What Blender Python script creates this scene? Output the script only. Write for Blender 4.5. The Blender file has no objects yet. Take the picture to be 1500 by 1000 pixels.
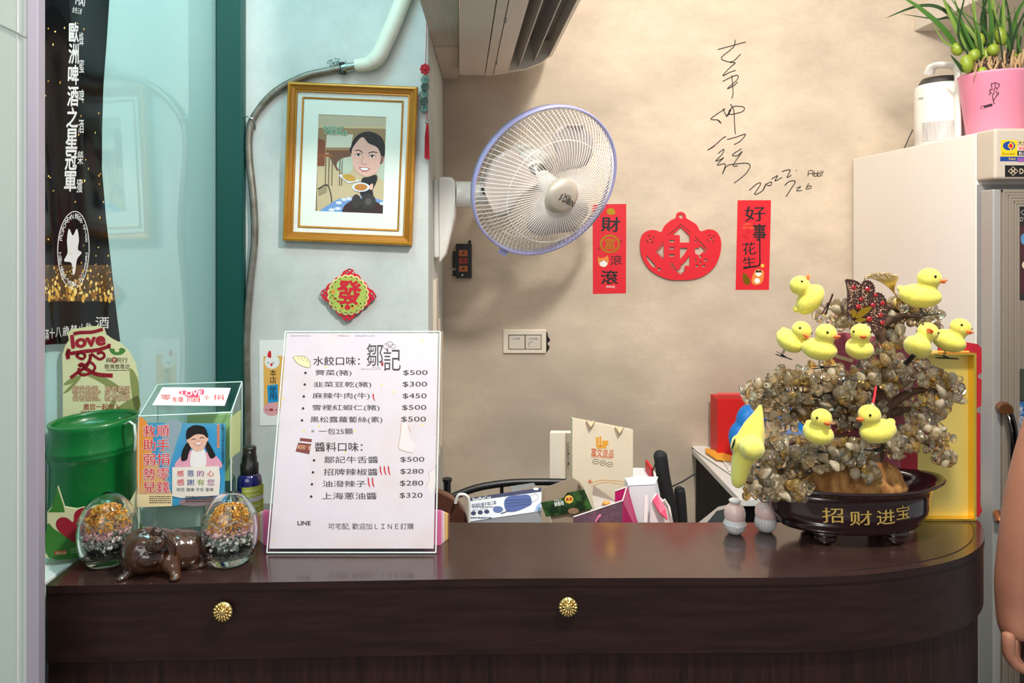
import bpy, bmesh, math, random
from mathutils import Vector, Matrix, Euler
from mathutils import noise as mnoise
R = math.radians
C = bpy.context.scene.collection
scn = bpy.context.scene

# ------------------------------------------------------------------ camera
F, CX, CY, CZ = 1083.0, 718.0, 345.0, 1.5      # focal length and vanishing point of the 1500x1000 frame, eye height
cam_d = bpy.data.cameras.new('camera'); cam = bpy.data.objects.new('camera', cam_d); C.objects.link(cam)
cam.location = (0, 0, CZ); cam.rotation_euler = (R(90), 0, 0)
cam_d.sensor_width = 36.0; cam_d.lens = F / 1500 * 36.0
cam_d.shift_x = (750 - CX) / 1500; cam_d.shift_y = -(500 - CY) / 1500
cam_d.clip_start = 0.02
scn.camera = cam

# ------------------------------------------------------------------ world, lights, exposure
w = bpy.data.worlds.new('world'); scn.world = w; w.use_nodes = True
w.node_tree.nodes['Background'].inputs[0].default_value = (0.92, 0.97, 1.0, 1)
w.node_tree.nodes['Background'].inputs[1].default_value = 0.42
scn.view_settings.view_transform = 'Standard'; scn.view_settings.look = 'None'
scn.view_settings.gamma = 1.0; scn.view_settings.use_curve_mapping = False
scn.view_settings.exposure = -0.08
scn.cycles.transparent_max_bounces = 48; scn.cycles.transmission_bounces = 20; scn.cycles.max_bounces = 20

def area(name, loc, target, sx, sy, power, col):
    d = bpy.data.lights.new(name, 'AREA'); d.shape = 'RECTANGLE'; d.size = sx; d.size_y = sy
    d.energy = power; d.color = col
    o = bpy.data.objects.new(name, d); C.objects.link(o); o.location = loc
    o.rotation_euler = (Vector(target) - Vector(loc)).to_track_quat('-Z', 'Y').to_euler()
    return o
area('ceiling_lamp_light', (0.48, 0.50, 2.52), (0.30, 2.0, 1.2), 0.14, 0.14, 30, (1.0, 0.95, 0.88))
area('ceiling_lamp_light', (0.62, 1.45, 2.70), (0.95, 2.1, 1.3), 0.5, 0.3, 8.5, (1.0, 0.91, 0.78))
area('ceiling_lamp_light', (-0.25, 0.2, 2.70), (-0.2, 1.3, 1.0), 0.9, 0.6, 7, (1.0, 0.96, 0.90))
area('front_fill_light', (-0.7, -1.1, 2.3), (0.7, 2.3, 1.3), 2.0, 1.0, 22, (1.0, 0.95, 0.90))  # added soft fill behind the camera, brightens fridge, air conditioner and counter front
area('shopfront_daylight', (-0.42, 1.0, 2.65), (-0.62, 1.8, 1.75), 0.4, 0.3, 6.5, (0.45, 0.92, 1.0))

# ------------------------------------------------------------------ materials
def lin(c):
    return tuple(((v / 255) / 12.92 if v <= 10.31 else ((v / 255 + 0.055) / 1.055) ** 2.4) for v in c[:3]) + (1,)
MATS = {}
def mat(name, col, rough=0.5, metal=0.0, **k):
    """col in sRGB 0-255. options: col2 + scale/stretch (noise mix), bump, coat, trans, ior, emit, sheen, alpha, sss"""
    if name in MATS: return MATS[name]
    m = bpy.data.materials.new(name); m.use_nodes = True; MATS[name] = m
    nt = m.node_tree; b = nt.nodes['Principled BSDF']
    b.inputs['Base Color'].default_value = lin(col)
    b.inputs['Roughness'].default_value = rough; b.inputs['Metallic'].default_value = metal
    if 'coat' in k: b.inputs['Coat Weight'].default_value = k['coat']; b.inputs['Coat Roughness'].default_value = k.get('coat_r', 0.05)
    if 'trans' in k: b.inputs['Transmission Weight'].default_value = k['trans']
    if 'ior' in k: b.inputs['IOR'].default_value = k['ior']
    if 'spec' in k: b.inputs['Specular IOR Level'].default_value = k['spec']
    if 'sheen' in k: b.inputs['Sheen Weight'].default_value = k['sheen']
    if 'sss' in k:
        b.inputs['Subsurface Weight'].default_value = k['sss']; b.inputs['Subsurface Radius'].default_value = (0.01, 0.005, 0.003)
    if 'emit' in k:
        b.inputs['Emission Color'].default_value = lin(col); b.inputs['Emission Strength'].default_value = k['emit']
    if 'col2' in k or 'bump' in k:
        tc = nt.nodes.new('ShaderNodeTexCoord'); mp = nt.nodes.new('ShaderNodeMapping')
        mp.inputs['Scale'].default_value = k.get('stretch', (1, 1, 1))
        nt.links.new(tc.outputs['Object'], mp.inputs['Vector'])
        nz = nt.nodes.new('ShaderNodeTexNoise'); nz.inputs['Scale'].default_value = k.get('scale', 8)
        nz.inputs['Detail'].default_value = k.get('detail', 6); nz.inputs['Roughness'].default_value = k.get('nrough', 0.6)
        nt.links.new(mp.outputs['Vector'], nz.inputs['Vector'])
        if 'col2' in k:
            rp = nt.nodes.new('ShaderNodeValToRGB')
            rp.color_ramp.elements[0].position = k.get('lo', 0.35); rp.color_ramp.elements[1].position = k.get('hi', 0.65)
            rp.color_ramp.elements[0].color = lin(col); rp.color_ramp.elements[1].color = lin(k['col2'])
            nt.links.new(nz.outputs['Fac'], rp.inputs['Fac']); last = rp.outputs['Color']
            if 'col3' in k:
                n2 = nt.nodes.new('ShaderNodeTexNoise'); n2.inputs['Scale'].default_value = k.get('scale3', 2); n2.inputs['Detail'].default_value = 4
                nt.links.new(mp.outputs['Vector'], n2.inputs['Vector'])
                r2 = nt.nodes.new('ShaderNodeValToRGB'); r2.color_ramp.elements[0].position = k.get('lo3', 0.45); r2.color_ramp.elements[1].position = k.get('hi3', 0.7)
                r2.color_ramp.elements[0].color = (0, 0, 0, 1); r2.color_ramp.elements[1].color = (1, 1, 1, 1)
                nt.links.new(n2.outputs['Fac'], r2.inputs['Fac'])
                mx = nt.nodes.new('ShaderNodeMix'); mx.data_type = 'RGBA'; mx.inputs['B'].default_value = lin(k['col3'])
                nt.links.new(last, mx.inputs['A']); nt.links.new(r2.outputs['Color'], mx.inputs['Factor']); last = mx.outputs['Result']
            nt.links.new(last, b.inputs['Base Color'])
        if 'bump' in k:
            bp = nt.nodes.new('ShaderNodeBump'); bp.inputs['Strength'].default_value = k['bump']; bp.inputs['Distance'].default_value = k.get('bdist', 0.002)
            nt.links.new(nz.outputs['Fac'], bp.inputs['Height']); nt.links.new(bp.outputs['Normal'], b.inputs['Normal'])
    return m

def thin_clear(name, tint, rough=0.02):       # thin clear sheet: lets light straight through, mirrors at grazing angles
    m = bpy.data.materials.new(name); m.use_nodes = True; nt = m.node_tree; nt.nodes.clear()
    o = nt.nodes.new('ShaderNodeOutputMaterial'); mx = nt.nodes.new('ShaderNodeMixShader'); tr = nt.nodes.new('ShaderNodeBsdfTransparent'); gl = nt.nodes.new('ShaderNodeBsdfGlossy'); fr = nt.nodes.new('ShaderNodeLayerWeight'); pw = nt.nodes.new('ShaderNodeMath'); pw.operation = 'POWER'; pw.inputs[1].default_value = 5.0; ml = nt.nodes.new('ShaderNodeMath'); ml.operation = 'MULTIPLY_ADD'; ml.inputs[1].default_value = 0.8; ml.inputs[2].default_value = 0.035
    tr.inputs[0].default_value = lin(tint); gl.inputs['Roughness'].default_value = rough; fr.inputs['Blend'].default_value = 0.5; nt.links.new(fr.outputs['Facing'], pw.inputs[0]); nt.links.new(pw.outputs[0], ml.inputs[0])
    nt.links.new(ml.outputs[0], mx.inputs[0]); nt.links.new(tr.outputs[0], mx.inputs[1]); nt.links.new(gl.outputs[0], mx.inputs[2]); nt.links.new(mx.outputs[0], o.inputs['Surface']); return m

# ------------------------------------------------------------------ helpers
def P(px, py, Y):                     # the point at depth Y that the photo shows at pixel (px, py)
    return Vector(((px - CX) / F * Y, Y, CZ - (py - CY) / F * Y))
OFF = {}
def thing(name, label, cat, loc=(0, 0, 0), group=None, rot=None):
    o = bpy.data.objects.new(name, None); C.objects.link(o); o.location = loc
    if rot: o.rotation_euler = rot
    o['label'] = label; o['category'] = cat
    if group: o['group'] = group
    o.empty_display_size = 0.02
    OFF[o.name] = Vector((0, 0, 0)) if rot else Vector(loc)
    return o
def tag(o, label, cat, group=None):
    o['label'] = label; o['category'] = cat
    if group: o['group'] = group
    return o
def link_mesh(name, me, parent=None):
    o = bpy.data.objects.new(name, me); C.objects.link(o)
    OFF[o.name] = OFF[parent.name].copy() if parent else Vector((0, 0, 0))
    if parent: o.parent = parent
    return o
def frame(axis, up=None):
    z = Vector(axis).normalized()
    a = Vector(up) if up else (Vector((0, 0, 1)) if abs(z.z) < 0.9 else Vector((1, 0, 0)))
    x = a.cross(z).normalized(); y = z.cross(x)
    return Matrix((x, y, z)).transposed().to_4x4()
def smooth_pts(pts, n=6, closed=False):
    pts = [Vector(p) for p in pts]; L = len(pts); out = []
    rng = range(L) if closed else range(L - 1)
    for i in rng:
        if closed: p0, p1, p2, p3 = pts[i - 1], pts[i], pts[(i + 1) % L], pts[(i + 2) % L]
        else: p0, p1, p2, p3 = pts[max(i - 1, 0)], pts[i], pts[i + 1], pts[min(i + 2, L - 1)]
        for k in range(n):
            t = k / n
            out.append(0.5 * ((2 * p1) + (p2 - p0) * t + (2 * p0 - 5 * p1 + 4 * p2 - p3) * t * t + (3 * p1 - p0 - 3 * p2 + p3) * t ** 3))
    if not closed: out.append(pts[-1])
    return out
_sph = {}
def ico(sub):
    if sub not in _sph:
        bm = bmesh.new(); bmesh.ops.create_icosphere(bm, subdivisions=sub, radius=1)
        bm.verts.index_update(); _sph[sub] = ([v.co.copy() for v in bm.verts], [[v.index for v in f.verts] for f in bm.faces]); bm.free()
    return _sph[sub]
class MB:
    def __init__(s): s.v = []; s.f = []; s.m = []; s.sm = []; s.mats = []
    def mi(s, m):
        if m not in s.mats: s.mats.append(m)
        return s.mats.index(m)
    def add(s, vs, fs, m, smooth=False, M=None):
        o = len(s.v); k = s.mi(m)
        s.v += [(M @ Vector(v)) if M else Vector(v) for v in vs]
        s.f += [[i + o for i in f] for f in fs]; s.m += [k] * len(fs); s.sm += [smooth] * len(fs)
        return s
    def box(s, a, b, m, M=None):
        x0, y0, z0 = a; x1, y1, z1 = b
        return s.add([(x0, y0, z0), (x1, y0, z0), (x1, y1, z0), (x0, y1, z0), (x0, y0, z1), (x1, y0, z1), (x1, y1, z1), (x0, y1, z1)],
                     [(3, 2, 1, 0), (4, 5, 6, 7), (0, 1, 5, 4), (1, 2, 6, 5), (2, 3, 7, 6), (3, 0, 4, 7)], m, False, M)
    def ball(s, c, r, m, sub=2, M=None):
        vs, fs = ico(sub)
        if not hasattr(r, '__len__'): r = (r, r, r)
        T = Matrix.Translation(Vector(c)) @ (M if M else Matrix()) @ Matrix.Diagonal((r[0], r[1], r[2], 1))
        return s.add(vs, fs, m, True, T)
    def tube(s, path, r, m, n=8, closed=False, caps=True, flat=1.0):
        path = [Vector(p) for p in path]; L = len(path); rr = r if hasattr(r, '__len__') else [r] * L
        vs = []; fs = []; prev = None
        for i, p in enumerate(path):
            if closed: t = path[(i + 1) % L] - path[i - 1]
            else: t = path[min(i + 1, L - 1)] - path[max(i - 1, 0)]
            if t.length < 1e-9: t = Vector((0, 0, 1))
            t.normalize()
            if prev is None:
                a = Vector((0, 0, 1)) if abs(t.z) < 0.9 else Vector((1, 0, 0)); x = a.cross(t).normalized()
            else:
                x = (prev - t * prev.dot(t))
                x = x.normalized() if x.length > 1e-6 else t.orthogonal().normalized()
            prev = x; y = t.cross(x)
            for k in range(n):
                an = 2 * math.pi * k / n; vs.append(p + (x * math.cos(an) + y * math.sin(an) * flat) * rr[i])
        for i in range(L if closed else L - 1):
            j = (i + 1) % L
            for k in range(n): fs.append((i * n + k, i * n + (k + 1) % n, j * n + (k + 1) % n, j * n + k))
        s.add(vs, fs, m, True)
        if caps and not closed:
            s.add(vs[:n], [list(range(n))[::-1]], m); s.add(vs[-n:], [list(range(n))], m)
        return s
    def lathe(s, prof, m, c=(0, 0, 0), n=32, sx=1.0, sy=1.0, M=None, smooth=True, fn=None):
        vs = []; fs = []; L = len(prof)
        for (r, z) in prof:
            for k in range(n):
                a = 2 * math.pi * k / n; q = Vector((r * sx * math.cos(a), r * sy * math.sin(a), z))
                if fn: q = fn(q, a)
                vs.append(q + Vector(c))
        for i in range(L - 1):
            for k in range(n): fs.append((i * n + k, i * n + (k + 1) % n, (i + 1) * n + (k + 1) % n, (i + 1) * n + k))
        s.add(vs, fs, m, smooth, M)
        if prof[0][0] > 1e-6: s.add(vs[:n], [list(range(n))[::-1]], m, False, M)
        if prof[-1][0] > 1e-6: s.add(vs[-n:], [list(range(n))], m, False, M)
        return s
    def prism(s, pts, z0, z1, m, M=None, m_side=None):       # pts: 2-D outline, counter-clockwise
        n = len(pts); vs = [(p[0], p[1], z0) for p in pts] + [(p[0], p[1], z1) for p in pts]
        s.add(vs, [list(range(n))[::-1], list(range(n, 2 * n))], m, False, M)
        s.add(vs, [(i, (i + 1) % n, n + (i + 1) % n, n + i) for i in range(n)], m_side or m, False, M)
        return s
    def build(s, name, parent=None, bevel=0, seg=2, off=None):
        me = bpy.data.meshes.new(name)
        o_ = off if off is not None else (OFF[parent.name] if parent else Vector((0, 0, 0)))
        me.from_pydata([tuple(v - o_) for v in s.v], [], s.f)
        for m in s.mats: me.materials.append(m)
        for p, k, sm in zip(me.polygons, s.m, s.sm): p.material_index = k; p.use_smooth = sm
        me.update()
        o = link_mesh(name, me, parent)
        if parent is None and off is not None: o.location = off; OFF[o.name] = Vector(off)
        if bevel:
            md = o.modifiers.new('bevel', 'BEVEL'); md.width = bevel; md.segments = seg; md.limit_method = 'ANGLE'; md.angle_limit = R(40)
            md.harden_normals = False
        return o
def bake(o, name=None):               # replace an object's mesh by its modified one
    bpy.context.view_layer.update()
    dg = bpy.context.evaluated_depsgraph_get()
    me = bpy.data.meshes.new_from_object(o.evaluated_get(dg)); old = o.data
    o.modifiers.clear(); o.data = me
    if old.users == 0: bpy.data.meshes.remove(old)
    return o
def blob(name, balls, m, parent=None, voxel=0.002, it=6, off=None):   # balls: (centre, radii[, rotation]) fused into one skin
    b = MB()
    for q in balls: b.ball(q[0], q[1], m, 3, q[2] if len(q) > 2 else None)
    o = b.build(name, parent, off=off)
    md = o.modifiers.new('r', 'REMESH'); md.mode = 'VOXEL'; md.voxel_size = voxel; md.use_smooth_shade = True
    ms = o.modifiers.new('s', 'SMOOTH'); ms.iterations = it; ms.factor = 0.5
    bake(o)
    if not o.data.materials: o.data.materials.append(m)
    for p in o.data.polygons: p.use_smooth = True; p.material_index = 0
    return o
def skin(name, nodes, edges, m, parent=None, sub=2, root=0):
    off = OFF[parent.name] if parent else Vector((0, 0, 0))
    me = bpy.data.meshes.new(name); me.from_pydata([tuple(Vector(p) - off) for p, r in nodes], edges, []); me.materials.append(m)
    o = link_mesh(name, me, parent)
    md = o.modifiers.new('k', 'SKIN'); md.use_smooth_shade = True
    for i, (p, r) in enumerate(nodes):
        sv = me.skin_vertices[0].data[i]; sv.radius = (r, r) if not hasattr(r, '__len__') else r; sv.use_root = (i == root)
    ms = o.modifiers.new('s', 'SUBSURF'); ms.levels = sub; ms.render_levels = sub
    bake(o)
    for p_ in o.data.polygons: p_.use_smooth = True
    return o
_txt = {}
def text2d(body, bold=0.0):
    key = (body, bold)
    if key not in _txt:
        cu = bpy.data.curves.new('t', 'FONT'); cu.body = body; cu.size = 1.0; cu.offset = bold; cu.resolution_u = 3; cu.fill_mode = 'FRONT'
        ob = bpy.data.objects.new('t', cu); C.objects.link(ob); bpy.context.view_layer.update()
        me = bpy.data.meshes.new_from_object(ob.evaluated_get(bpy.context.evaluated_depsgraph_get()))
        _txt[key] = ([(v.co.x, v.co.y) for v in me.vertices], [list(p.vertices) for p in me.polygons])
        bpy.data.objects.remove(ob); bpy.data.curves.remove(cu); bpy.data.meshes.remove(me)
    return _txt[key]
class Sheet:
    """a printed surface: origin O, axes U (right), V (up); print is laid on it in thin layers"""
    def __init__(s, O, U, V, w=None):
        s.O = Vector(O); s.U = Vector(U).normalized(); s.V = Vector(V); s.V = (s.V - s.U * s.V.dot(s.U)).normalized(); s.N = s.U.cross(s.V).normalized(); s.b = MB(); s.w = w
    def uv(s, px, py):
        d = Vector(((px - CX) / F, 1, -(py - CY) / F)); e = Vector((0, 0, CZ))
        t = (s.O - e).dot(s.N) / d.dot(s.N); q = e + d * t - s.O
        return (q.dot(s.U), q.dot(s.V))
    def at(s, u, v, h=0.0): return s.O + s.U * u + s.V * v + s.N * (h + (s.w(u, v) if s.w else 0))
    def face(s, uvs, m, lv=1):
        s.b.add([s.at(u, v, lv * 0.00015) for u, v in uvs], [list(range(len(uvs)))], m)
    def poly(s, pts, m, lv=1): s.face([s.uv(*p) for p in pts], m, lv)
    def rect(s, x0, y0, x1, y1, m, lv=1): s.poly([(x0, y1), (x1, y1), (x1, y0), (x0, y0)], m, lv)
    def blob(s, pts, m, lv=1, n=5): s.poly([(p.x, p.y) for p in smooth_pts([(x, y, 0) for x, y in pts], n, True)], m, lv)
    def ell(s, cx, cy, rx, ry, m, lv=1, n=24, rot=0):
        c, q = math.cos(R(rot)), math.sin(R(rot)); pts = []
        for k in range(n):
            a = -2 * math.pi * k / n; x = rx * math.cos(a); y = ry * math.sin(a); pts.append((cx + x * c - y * q, cy + x * q + y * c))
        s.poly(pts, m, lv)
    def ring(s, cx, cy, rx, ry, wd, m, lv=1, n=32):
        for k in range(n):
            a, b = 2 * math.pi * k / n, 2 * math.pi * (k + 1) / n
            s.poly([(cx + rx * math.cos(a), cy + ry * math.sin(a)), (cx + (rx - wd) * math.cos(a), cy + (ry - wd) * math.sin(a)),
                    (cx + (rx - wd) * math.cos(b), cy + (ry - wd) * math.sin(b)), (cx + rx * math.cos(b), cy + ry * math.sin(b))], m, lv)
    def stroke(s, pts, wd, m, lv=1, curve=True):
        q = [Vector((x, y, 0)) for x, y in pts]
        if curve and len(q) > 2: q = smooth_pts(q, 5)
        for a, b in zip(q[:-1], q[1:]):
            d = b - a
            if d.length < 1e-6: continue
            d.normalize(); n = Vector((-d.y, d.x, 0)) * wd / 2; a2 = a - d * wd * 0.15; b2 = b + d * wd * 0.15
            s.poly([(p.x, p.y) for p in (a2 + n, b2 + n, b2 - n, a2 - n)], m, lv)
    def text(s, body, box, m, bold=0.0, lv=2, rot=0.0, shear=0.0, edge=None):
        if edge: s.text(body, box, edge[0], bold + edge[1], lv - 0.5, rot, shear)
        vs, fs = text2d(body, 0.0)
        if not vs: return
        x0, x1 = min(v[0] for v in vs), max(v[0] for v in vs); y0, y1 = min(v[1] for v in vs), max(v[1] for v in vs)
        copies = [(0, 0)]                                  # a bolder face is the same glyph laid down a few times, slightly shifted
        if bold > 0.02: copies = [(bold * .7 * math.cos(k * math.pi / 4), bold * .7 * math.sin(k * math.pi / 4)) for k in range(8)] + [(0, 0)]
        elif bold > 0: copies = [(-bold * .6, -bold * .3), (bold * .6, bold * .3), (0, 0)]
        X0, Y0, X1, Y1 = box; cx, cy = (X0 + X1) / 2, (Y0 + Y1) / 2; c, q = math.cos(R(rot)), math.sin(R(rot))
        def crn(a, b):
            dx, dy = (X0 + (X1 - X0) * a) - cx, (Y1 - (Y1 - Y0) * b) - cy; dx += shear * (cy - (cy + dy))
            return Vector(s.uv(cx + dx * c - dy * q, cy + dx * q + dy * c))
        A, B, D, E = crn(0, 0), crn(1, 0), crn(0, 1), crn(1, 1)
        for ci, (ox, oy) in enumerate(copies):
            out = []
            for v in vs:
                a = (v[0] + ox - x0) / max(x1 - x0, 1e-6); b = (v[1] + oy - y0) / max(y1 - y0, 1e-6)
                p = A * (1 - a) * (1 - b) + B * a * (1 - b) + D * (1 - a) * b + E * a * b
                out.append(s.at(p.x, p.y, lv * 0.00015 + ci * 0.000004))
            s.b.add(out, fs, m)
    def vtext(s, chars, x0, y0, x1, y1, m, bold=0.0, lv=2, pad=0.08, edge=None, shear=0):
        n = len(chars); h = (y1 - y0) / n
        for i, ch in enumerate(chars):
            a, b = y0 + h * i + h * pad / 2, y0 + h * (i + 1) - h * pad / 2
            if ch == '一': a, b = (a + b) / 2 - 1, (a + b) / 2 + 1
            s.text(ch, (x0, a, x1, b), m, bold, lv, edge=edge, shear=shear)
    def lines(s, box, n, m, hgt=0.5, lv=2, seed=1):          # tiny unreadable print: rows of broken dashes
        rn = random.Random(seed); x0, y0, x1, y1 = box; h = (y1 - y0) / n
        for i in range(n):
            x = x0
            while x < x1 - 1:
                L = rn.uniform(0.8, 2.6); s.rect(x, y0 + h * i, min(x + L, x1), y0 + h * (i + hgt), m, lv); x += L + rn.uniform(0.5, 1.0)
    def slab(s, pts, th, m, m_side=None, px=True):
        q = [s.uv(*p) for p in pts] if px else pts
        ar = sum(q[i][0] * q[(i + 1) % len(q)][1] - q[(i + 1) % len(q)][0] * q[i][1] for i in range(len(q)))
        if ar < 0: q = q[::-1]
        M = Matrix((s.U, s.V, s.N)).transposed().to_4x4(); M.translation = s.O
        s.b.prism(q, -th, 0, m, M, m_side)
    def build(s, name, parent=None, off=None): return s.b.build(name, parent, off=off)
def holed(outer, holes, th, m, M, name, parent):          # flat cut-out plate with real holes, from 2-D splines
    cu = bpy.data.curves.new('c', 'CURVE'); cu.dimensions = '2D'; cu.fill_mode = 'BOTH'; cu.extrude = th / 2
    for pts in [outer] + holes:
        sp = cu.splines.new('POLY'); sp.points.add(len(pts) - 1); sp.use_cyclic_u = True
        for p, q in zip(sp.points, pts): p.co = (q[0], q[1], 0, 1)
    ob = bpy.data.objects.new('c', cu); C.objects.link(ob); bpy.context.view_layer.update()
    me = bpy.data.meshes.new_from_object(ob.evaluated_get(bpy.context.evaluated_depsgraph_get()))
    bpy.data.objects.remove(ob)
    b = MB(); T = M @ Matrix.Translation((0, 0, th / 2))
    b.add([v.co.copy() for v in me.vertices], [list(p.vertices) for p in me.polygons], m, False, T); bpy.data.meshes.remove(me)
    return b
def circ(cx, cy, rx, ry=None, n=20): ry = ry or rx; return [(cx + rx * math.cos(2 * math.pi * k / n), cy + ry * math.sin(2 * math.pi * k / n)) for k in range(n)]
def structure(o): o['kind'] = 'structure'; return o
def chip(b, c, r, m, rn, flat=0.5, sub=1):
    vs, fs = ico(sub); q = Euler((rn.uniform(0, 6.3), rn.uniform(0, 6.3), rn.uniform(0, 6.3))).to_matrix()
    sc = Vector((r * rn.uniform(0.7, 1.2), r * rn.uniform(0.6, 1.0), r * flat * rn.uniform(0.7, 1.3)))
    out = []
    pl = [(Vector((rn.gauss(0, 1), rn.gauss(0, 1), rn.gauss(0, 1))).normalized(), rn.uniform(0.45, 0.85)) for _ in range(5)]
    for v in vs:
        p = v.copy()
        if sub == 1: p *= rn.uniform(0.82, 1.12)
        else:
            for n_, d_ in pl:                       # tumbled stone: a ball with a few soft flats
                e = p.dot(n_) - d_
                if e > 0: p -= n_ * e * 0.85
        out.append(Vector(c) + q @ Vector((p.x * sc.x, p.y * sc.y, p.z * sc.z)))
    b.add(out, fs, m, sub > 1)
# ------------------------------------------------------------------ shared materials
WHITE = mat('white_paper', (240, 240, 238), 0.6)
BLACK = mat('black_print', (22, 20, 24), 0.5)
GREY = mat('grey_print', (110, 108, 108), 0.5)
RED = mat('red_paper', (222, 22, 42), 0.55)
GOLD = mat('gold_foil', (226, 178, 60), 0.28, 1.0)
BLK_PL = mat('black_plastic', (18, 18, 20), 0.35)
WHT_PL = mat('white_plastic', (238, 234, 226), 0.32)
STEEL = mat('steel', (190, 190, 188), 0.22, 1.0)
CLEAR = thin_clear('clear_acrylic', (246, 252, 250))
GLASS = mat('clear_glass', (254, 255, 255), 0.0, trans=1.0, ior=1.38)

# ------------------------------------------------------------------ room shell
WALLB = mat('beige_plaster', (197, 180, 160), 0.85, col2=(227, 210, 188), scale=4.5, lo=0.32, hi=0.68, detail=14, nrough=.72, stretch=(.8, 1, 1.3), col3=(176, 162, 146), scale3=1.9, lo3=0.5, hi3=0.78, bump=0.5, bdist=0.006)
WALLL = mat('grey_plaster', (186, 191, 189), 0.8, col2=(214, 218, 215), scale=4, lo=0.32, hi=0.68, detail=14, nrough=.7, bump=0.5, bdist=0.004)
CEIL = mat('ceiling_paint', (225, 222, 216), 0.8)
SOF = mat('grey_board', (186, 176, 164), 0.8, col2=(200, 190, 178), scale=6, stretch=(12, 1, 1))
FLOOR = mat('grey_floor_tile', (140, 134, 126), 0.4, col2=(152, 146, 138), scale=3)
TEAL = mat('teal_frame', (4, 72, 66), 0.35)
FROST = mat('frosted_glass', (168, 210, 210), 0.04, spec=0.6, ior=1.6, coat=1.0, coat_r=0.02)
b = MB().box((-1.8, 2.35, 0), (2.6, 2.45, 2.75), WALLB); wall_back = structure(b.build('wall_back'))
b = MB().box((-1.6, 1.8, 0), (-0.15, 2.35, 2.75), WALLL); wall_left = structure(b.build('wall_left', bevel=0.006))
structure(MB().box((-1.8, -1.0, -0.05), (2.6, 2.45, 0), FLOOR).build('floor'))
structure(MB().box((-1.8, 0.0, 2.75), (2.6, 2.45, 2.8), CEIL).build('ceiling'))
# soffit over the corner that carries the air conditioner, and the boxed-in soffit at the far right
b = MB(); b.prism([(-0.1495, 1.30), (-0.057, 1.30), (-0.0935, 2.20), (-0.0995, 2.35), (-0.1495, 2.35)], 2.0, 2.75, SOF)
b.prism([(-0.1485, 1.95), (-0.0845, 1.95), (-0.0945, 2.20), (-0.1005, 2.345), (-0.1485, 2.345)], 1.996, 2.0, mat('grey_board_pale', (200, 188, 174), 0.8))
structure(b.build('trim_1'))
structure(MB().box((1.347, 0.9, 2.149), (2.6, 2.35, 2.222), mat('soffit_paint', (214, 204, 192), 0.8)).build('trim_2', bevel=0.003))
# glass partition: frosted pane turned a little from the post, teal post, white sill under the pane
ga = R(4.2); gd = Vector((-math.sin(ga), -math.cos(ga), 0)); gn = Vector((math.cos(ga), -math.sin(ga), 0)); g0 = Vector((-0.662, 1.79, 0))
MG = Matrix((gd, gn, Vector((0, 0, 1)))).transposed().to_4x4(); MG.translation = g0       # local x runs along the glass to the viewer, y out of it
win = structure(MB().box((0, -0.010, 0), (1.0, 0, 2.75), FROST, MG).build('window_1'))
b = MB(); b.box((-0.660, 1.780, 0), (-0.594, 1.7995, 2.75), TEAL); b.box((-0.6575, 1.7765, 0), (-0.597, 1.780, 2.75), TEAL)
structure(b.build('window_frame', None, 0.002)); bpy.data.objects['window_frame'].name = 'trim_3'
SILL = mat('white_sill', (225, 232, 228), 0.5)
structure(MB().box((0.30, 0.001, 0), (0.80, 0.112, 1.028), SILL, MG).build('trim_4', bevel=0.003))
# frosted door leaf standing open at the far left
DOORG = mat('frosted_door_glass', (176, 190, 180), 0.35, col2=(186, 200, 190), scale=2)
DEDGE = mat('lavender_aluminium', (176, 168, 184), 0.4, 0.3)
dr = structure(MB().box((-1.15, 0.900, 0.02), (-0.5625, 0.908, 2.6), DOORG).build('door_1'))
b = MB(); b.box((-0.5625, 0.8965, 0.02), (-0.5480, 0.9115, 2.6), DEDGE); b.box((-0.5680, 0.8985, 0.02), (-0.5625, 0.9095, 2.6), mat('pale_seal', (205, 205, 205), 0.5))
b.box((-0.577, 0.8992, 0.02), (-0.5735, 0.9088, 2.6), mat('pale_seal', (205, 205, 205), 0.5))
b.build('door_edge', dr, 0.002)
b = MB(); b.tube([P(-30, 22, 0.8985), P(20, 45, 0.8985), P(56, 64, 0.8985)], 0.0010, mat('grey_wire_in_glass', (150, 156, 148), 0.6)); b.build('door_diagonal_line', dr)  # thin grey line running diagonally across the door pane

# ------------------------------------------------------------------ reception counter
ZC = 1.04
WOOD_H = mat('dark_walnut', (32, 18, 16), 0.42, spec=0.25, col2=(52, 31, 27), scale=7, stretch=(1.2, 6, 14), lo=0.3, hi=0.75, detail=8)
WOOD_V = mat('dark_walnut_upright', (26, 14, 13), 0.5, spec=0.25, col2=(56, 32, 28), scale=9, stretch=(14, 14, 0.7), lo=0.3, hi=0.72, detail=8)
WOOD_T = mat('dark_walnut_top', (52, 34, 31), 0.24, col2=(64, 43, 39), scale=7, stretch=(1.2, 12, 6), lo=0.3, hi=0.75, detail=8, coat=0.6, coat_r=0.10)
front = [(-0.585, 0.971), (-0.43, 0.977), (-0.192, 0.985), (0.02, 0.992), (0.2, 0.994), (0.356, 0.9945), (0.444, 0.997), (0.520, 1.006), (0.600, 1.026), (0.663, 1.051), (0.708, 1.080), (0.746, 1.117), (0.773, 1.158), (0.790, 1.20), (0.800, 1.25), (0.804, 1.30)]
front = [(p.x, p.y) for p in smooth_pts([(x, y, 0) for x, y in front], 4)]
back = [(0.53, 1.30), (0.475, 1.186), (-0.10, 1.186), (-0.16, 1.27), (-0.585, 1.27)]
outline = front + back
def inset(k):
    cx, cy = 0.1, 1.13; out = []
    for i, (x, y) in enumerate(front):
        a = Vector(front[max(i - 1, 0)]); c = Vector(front[min(i + 1, len(front) - 1)]); d = (c - a).normalized(); out.append((x - d.y * k, y + d.x * k))
    return out + back
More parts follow.
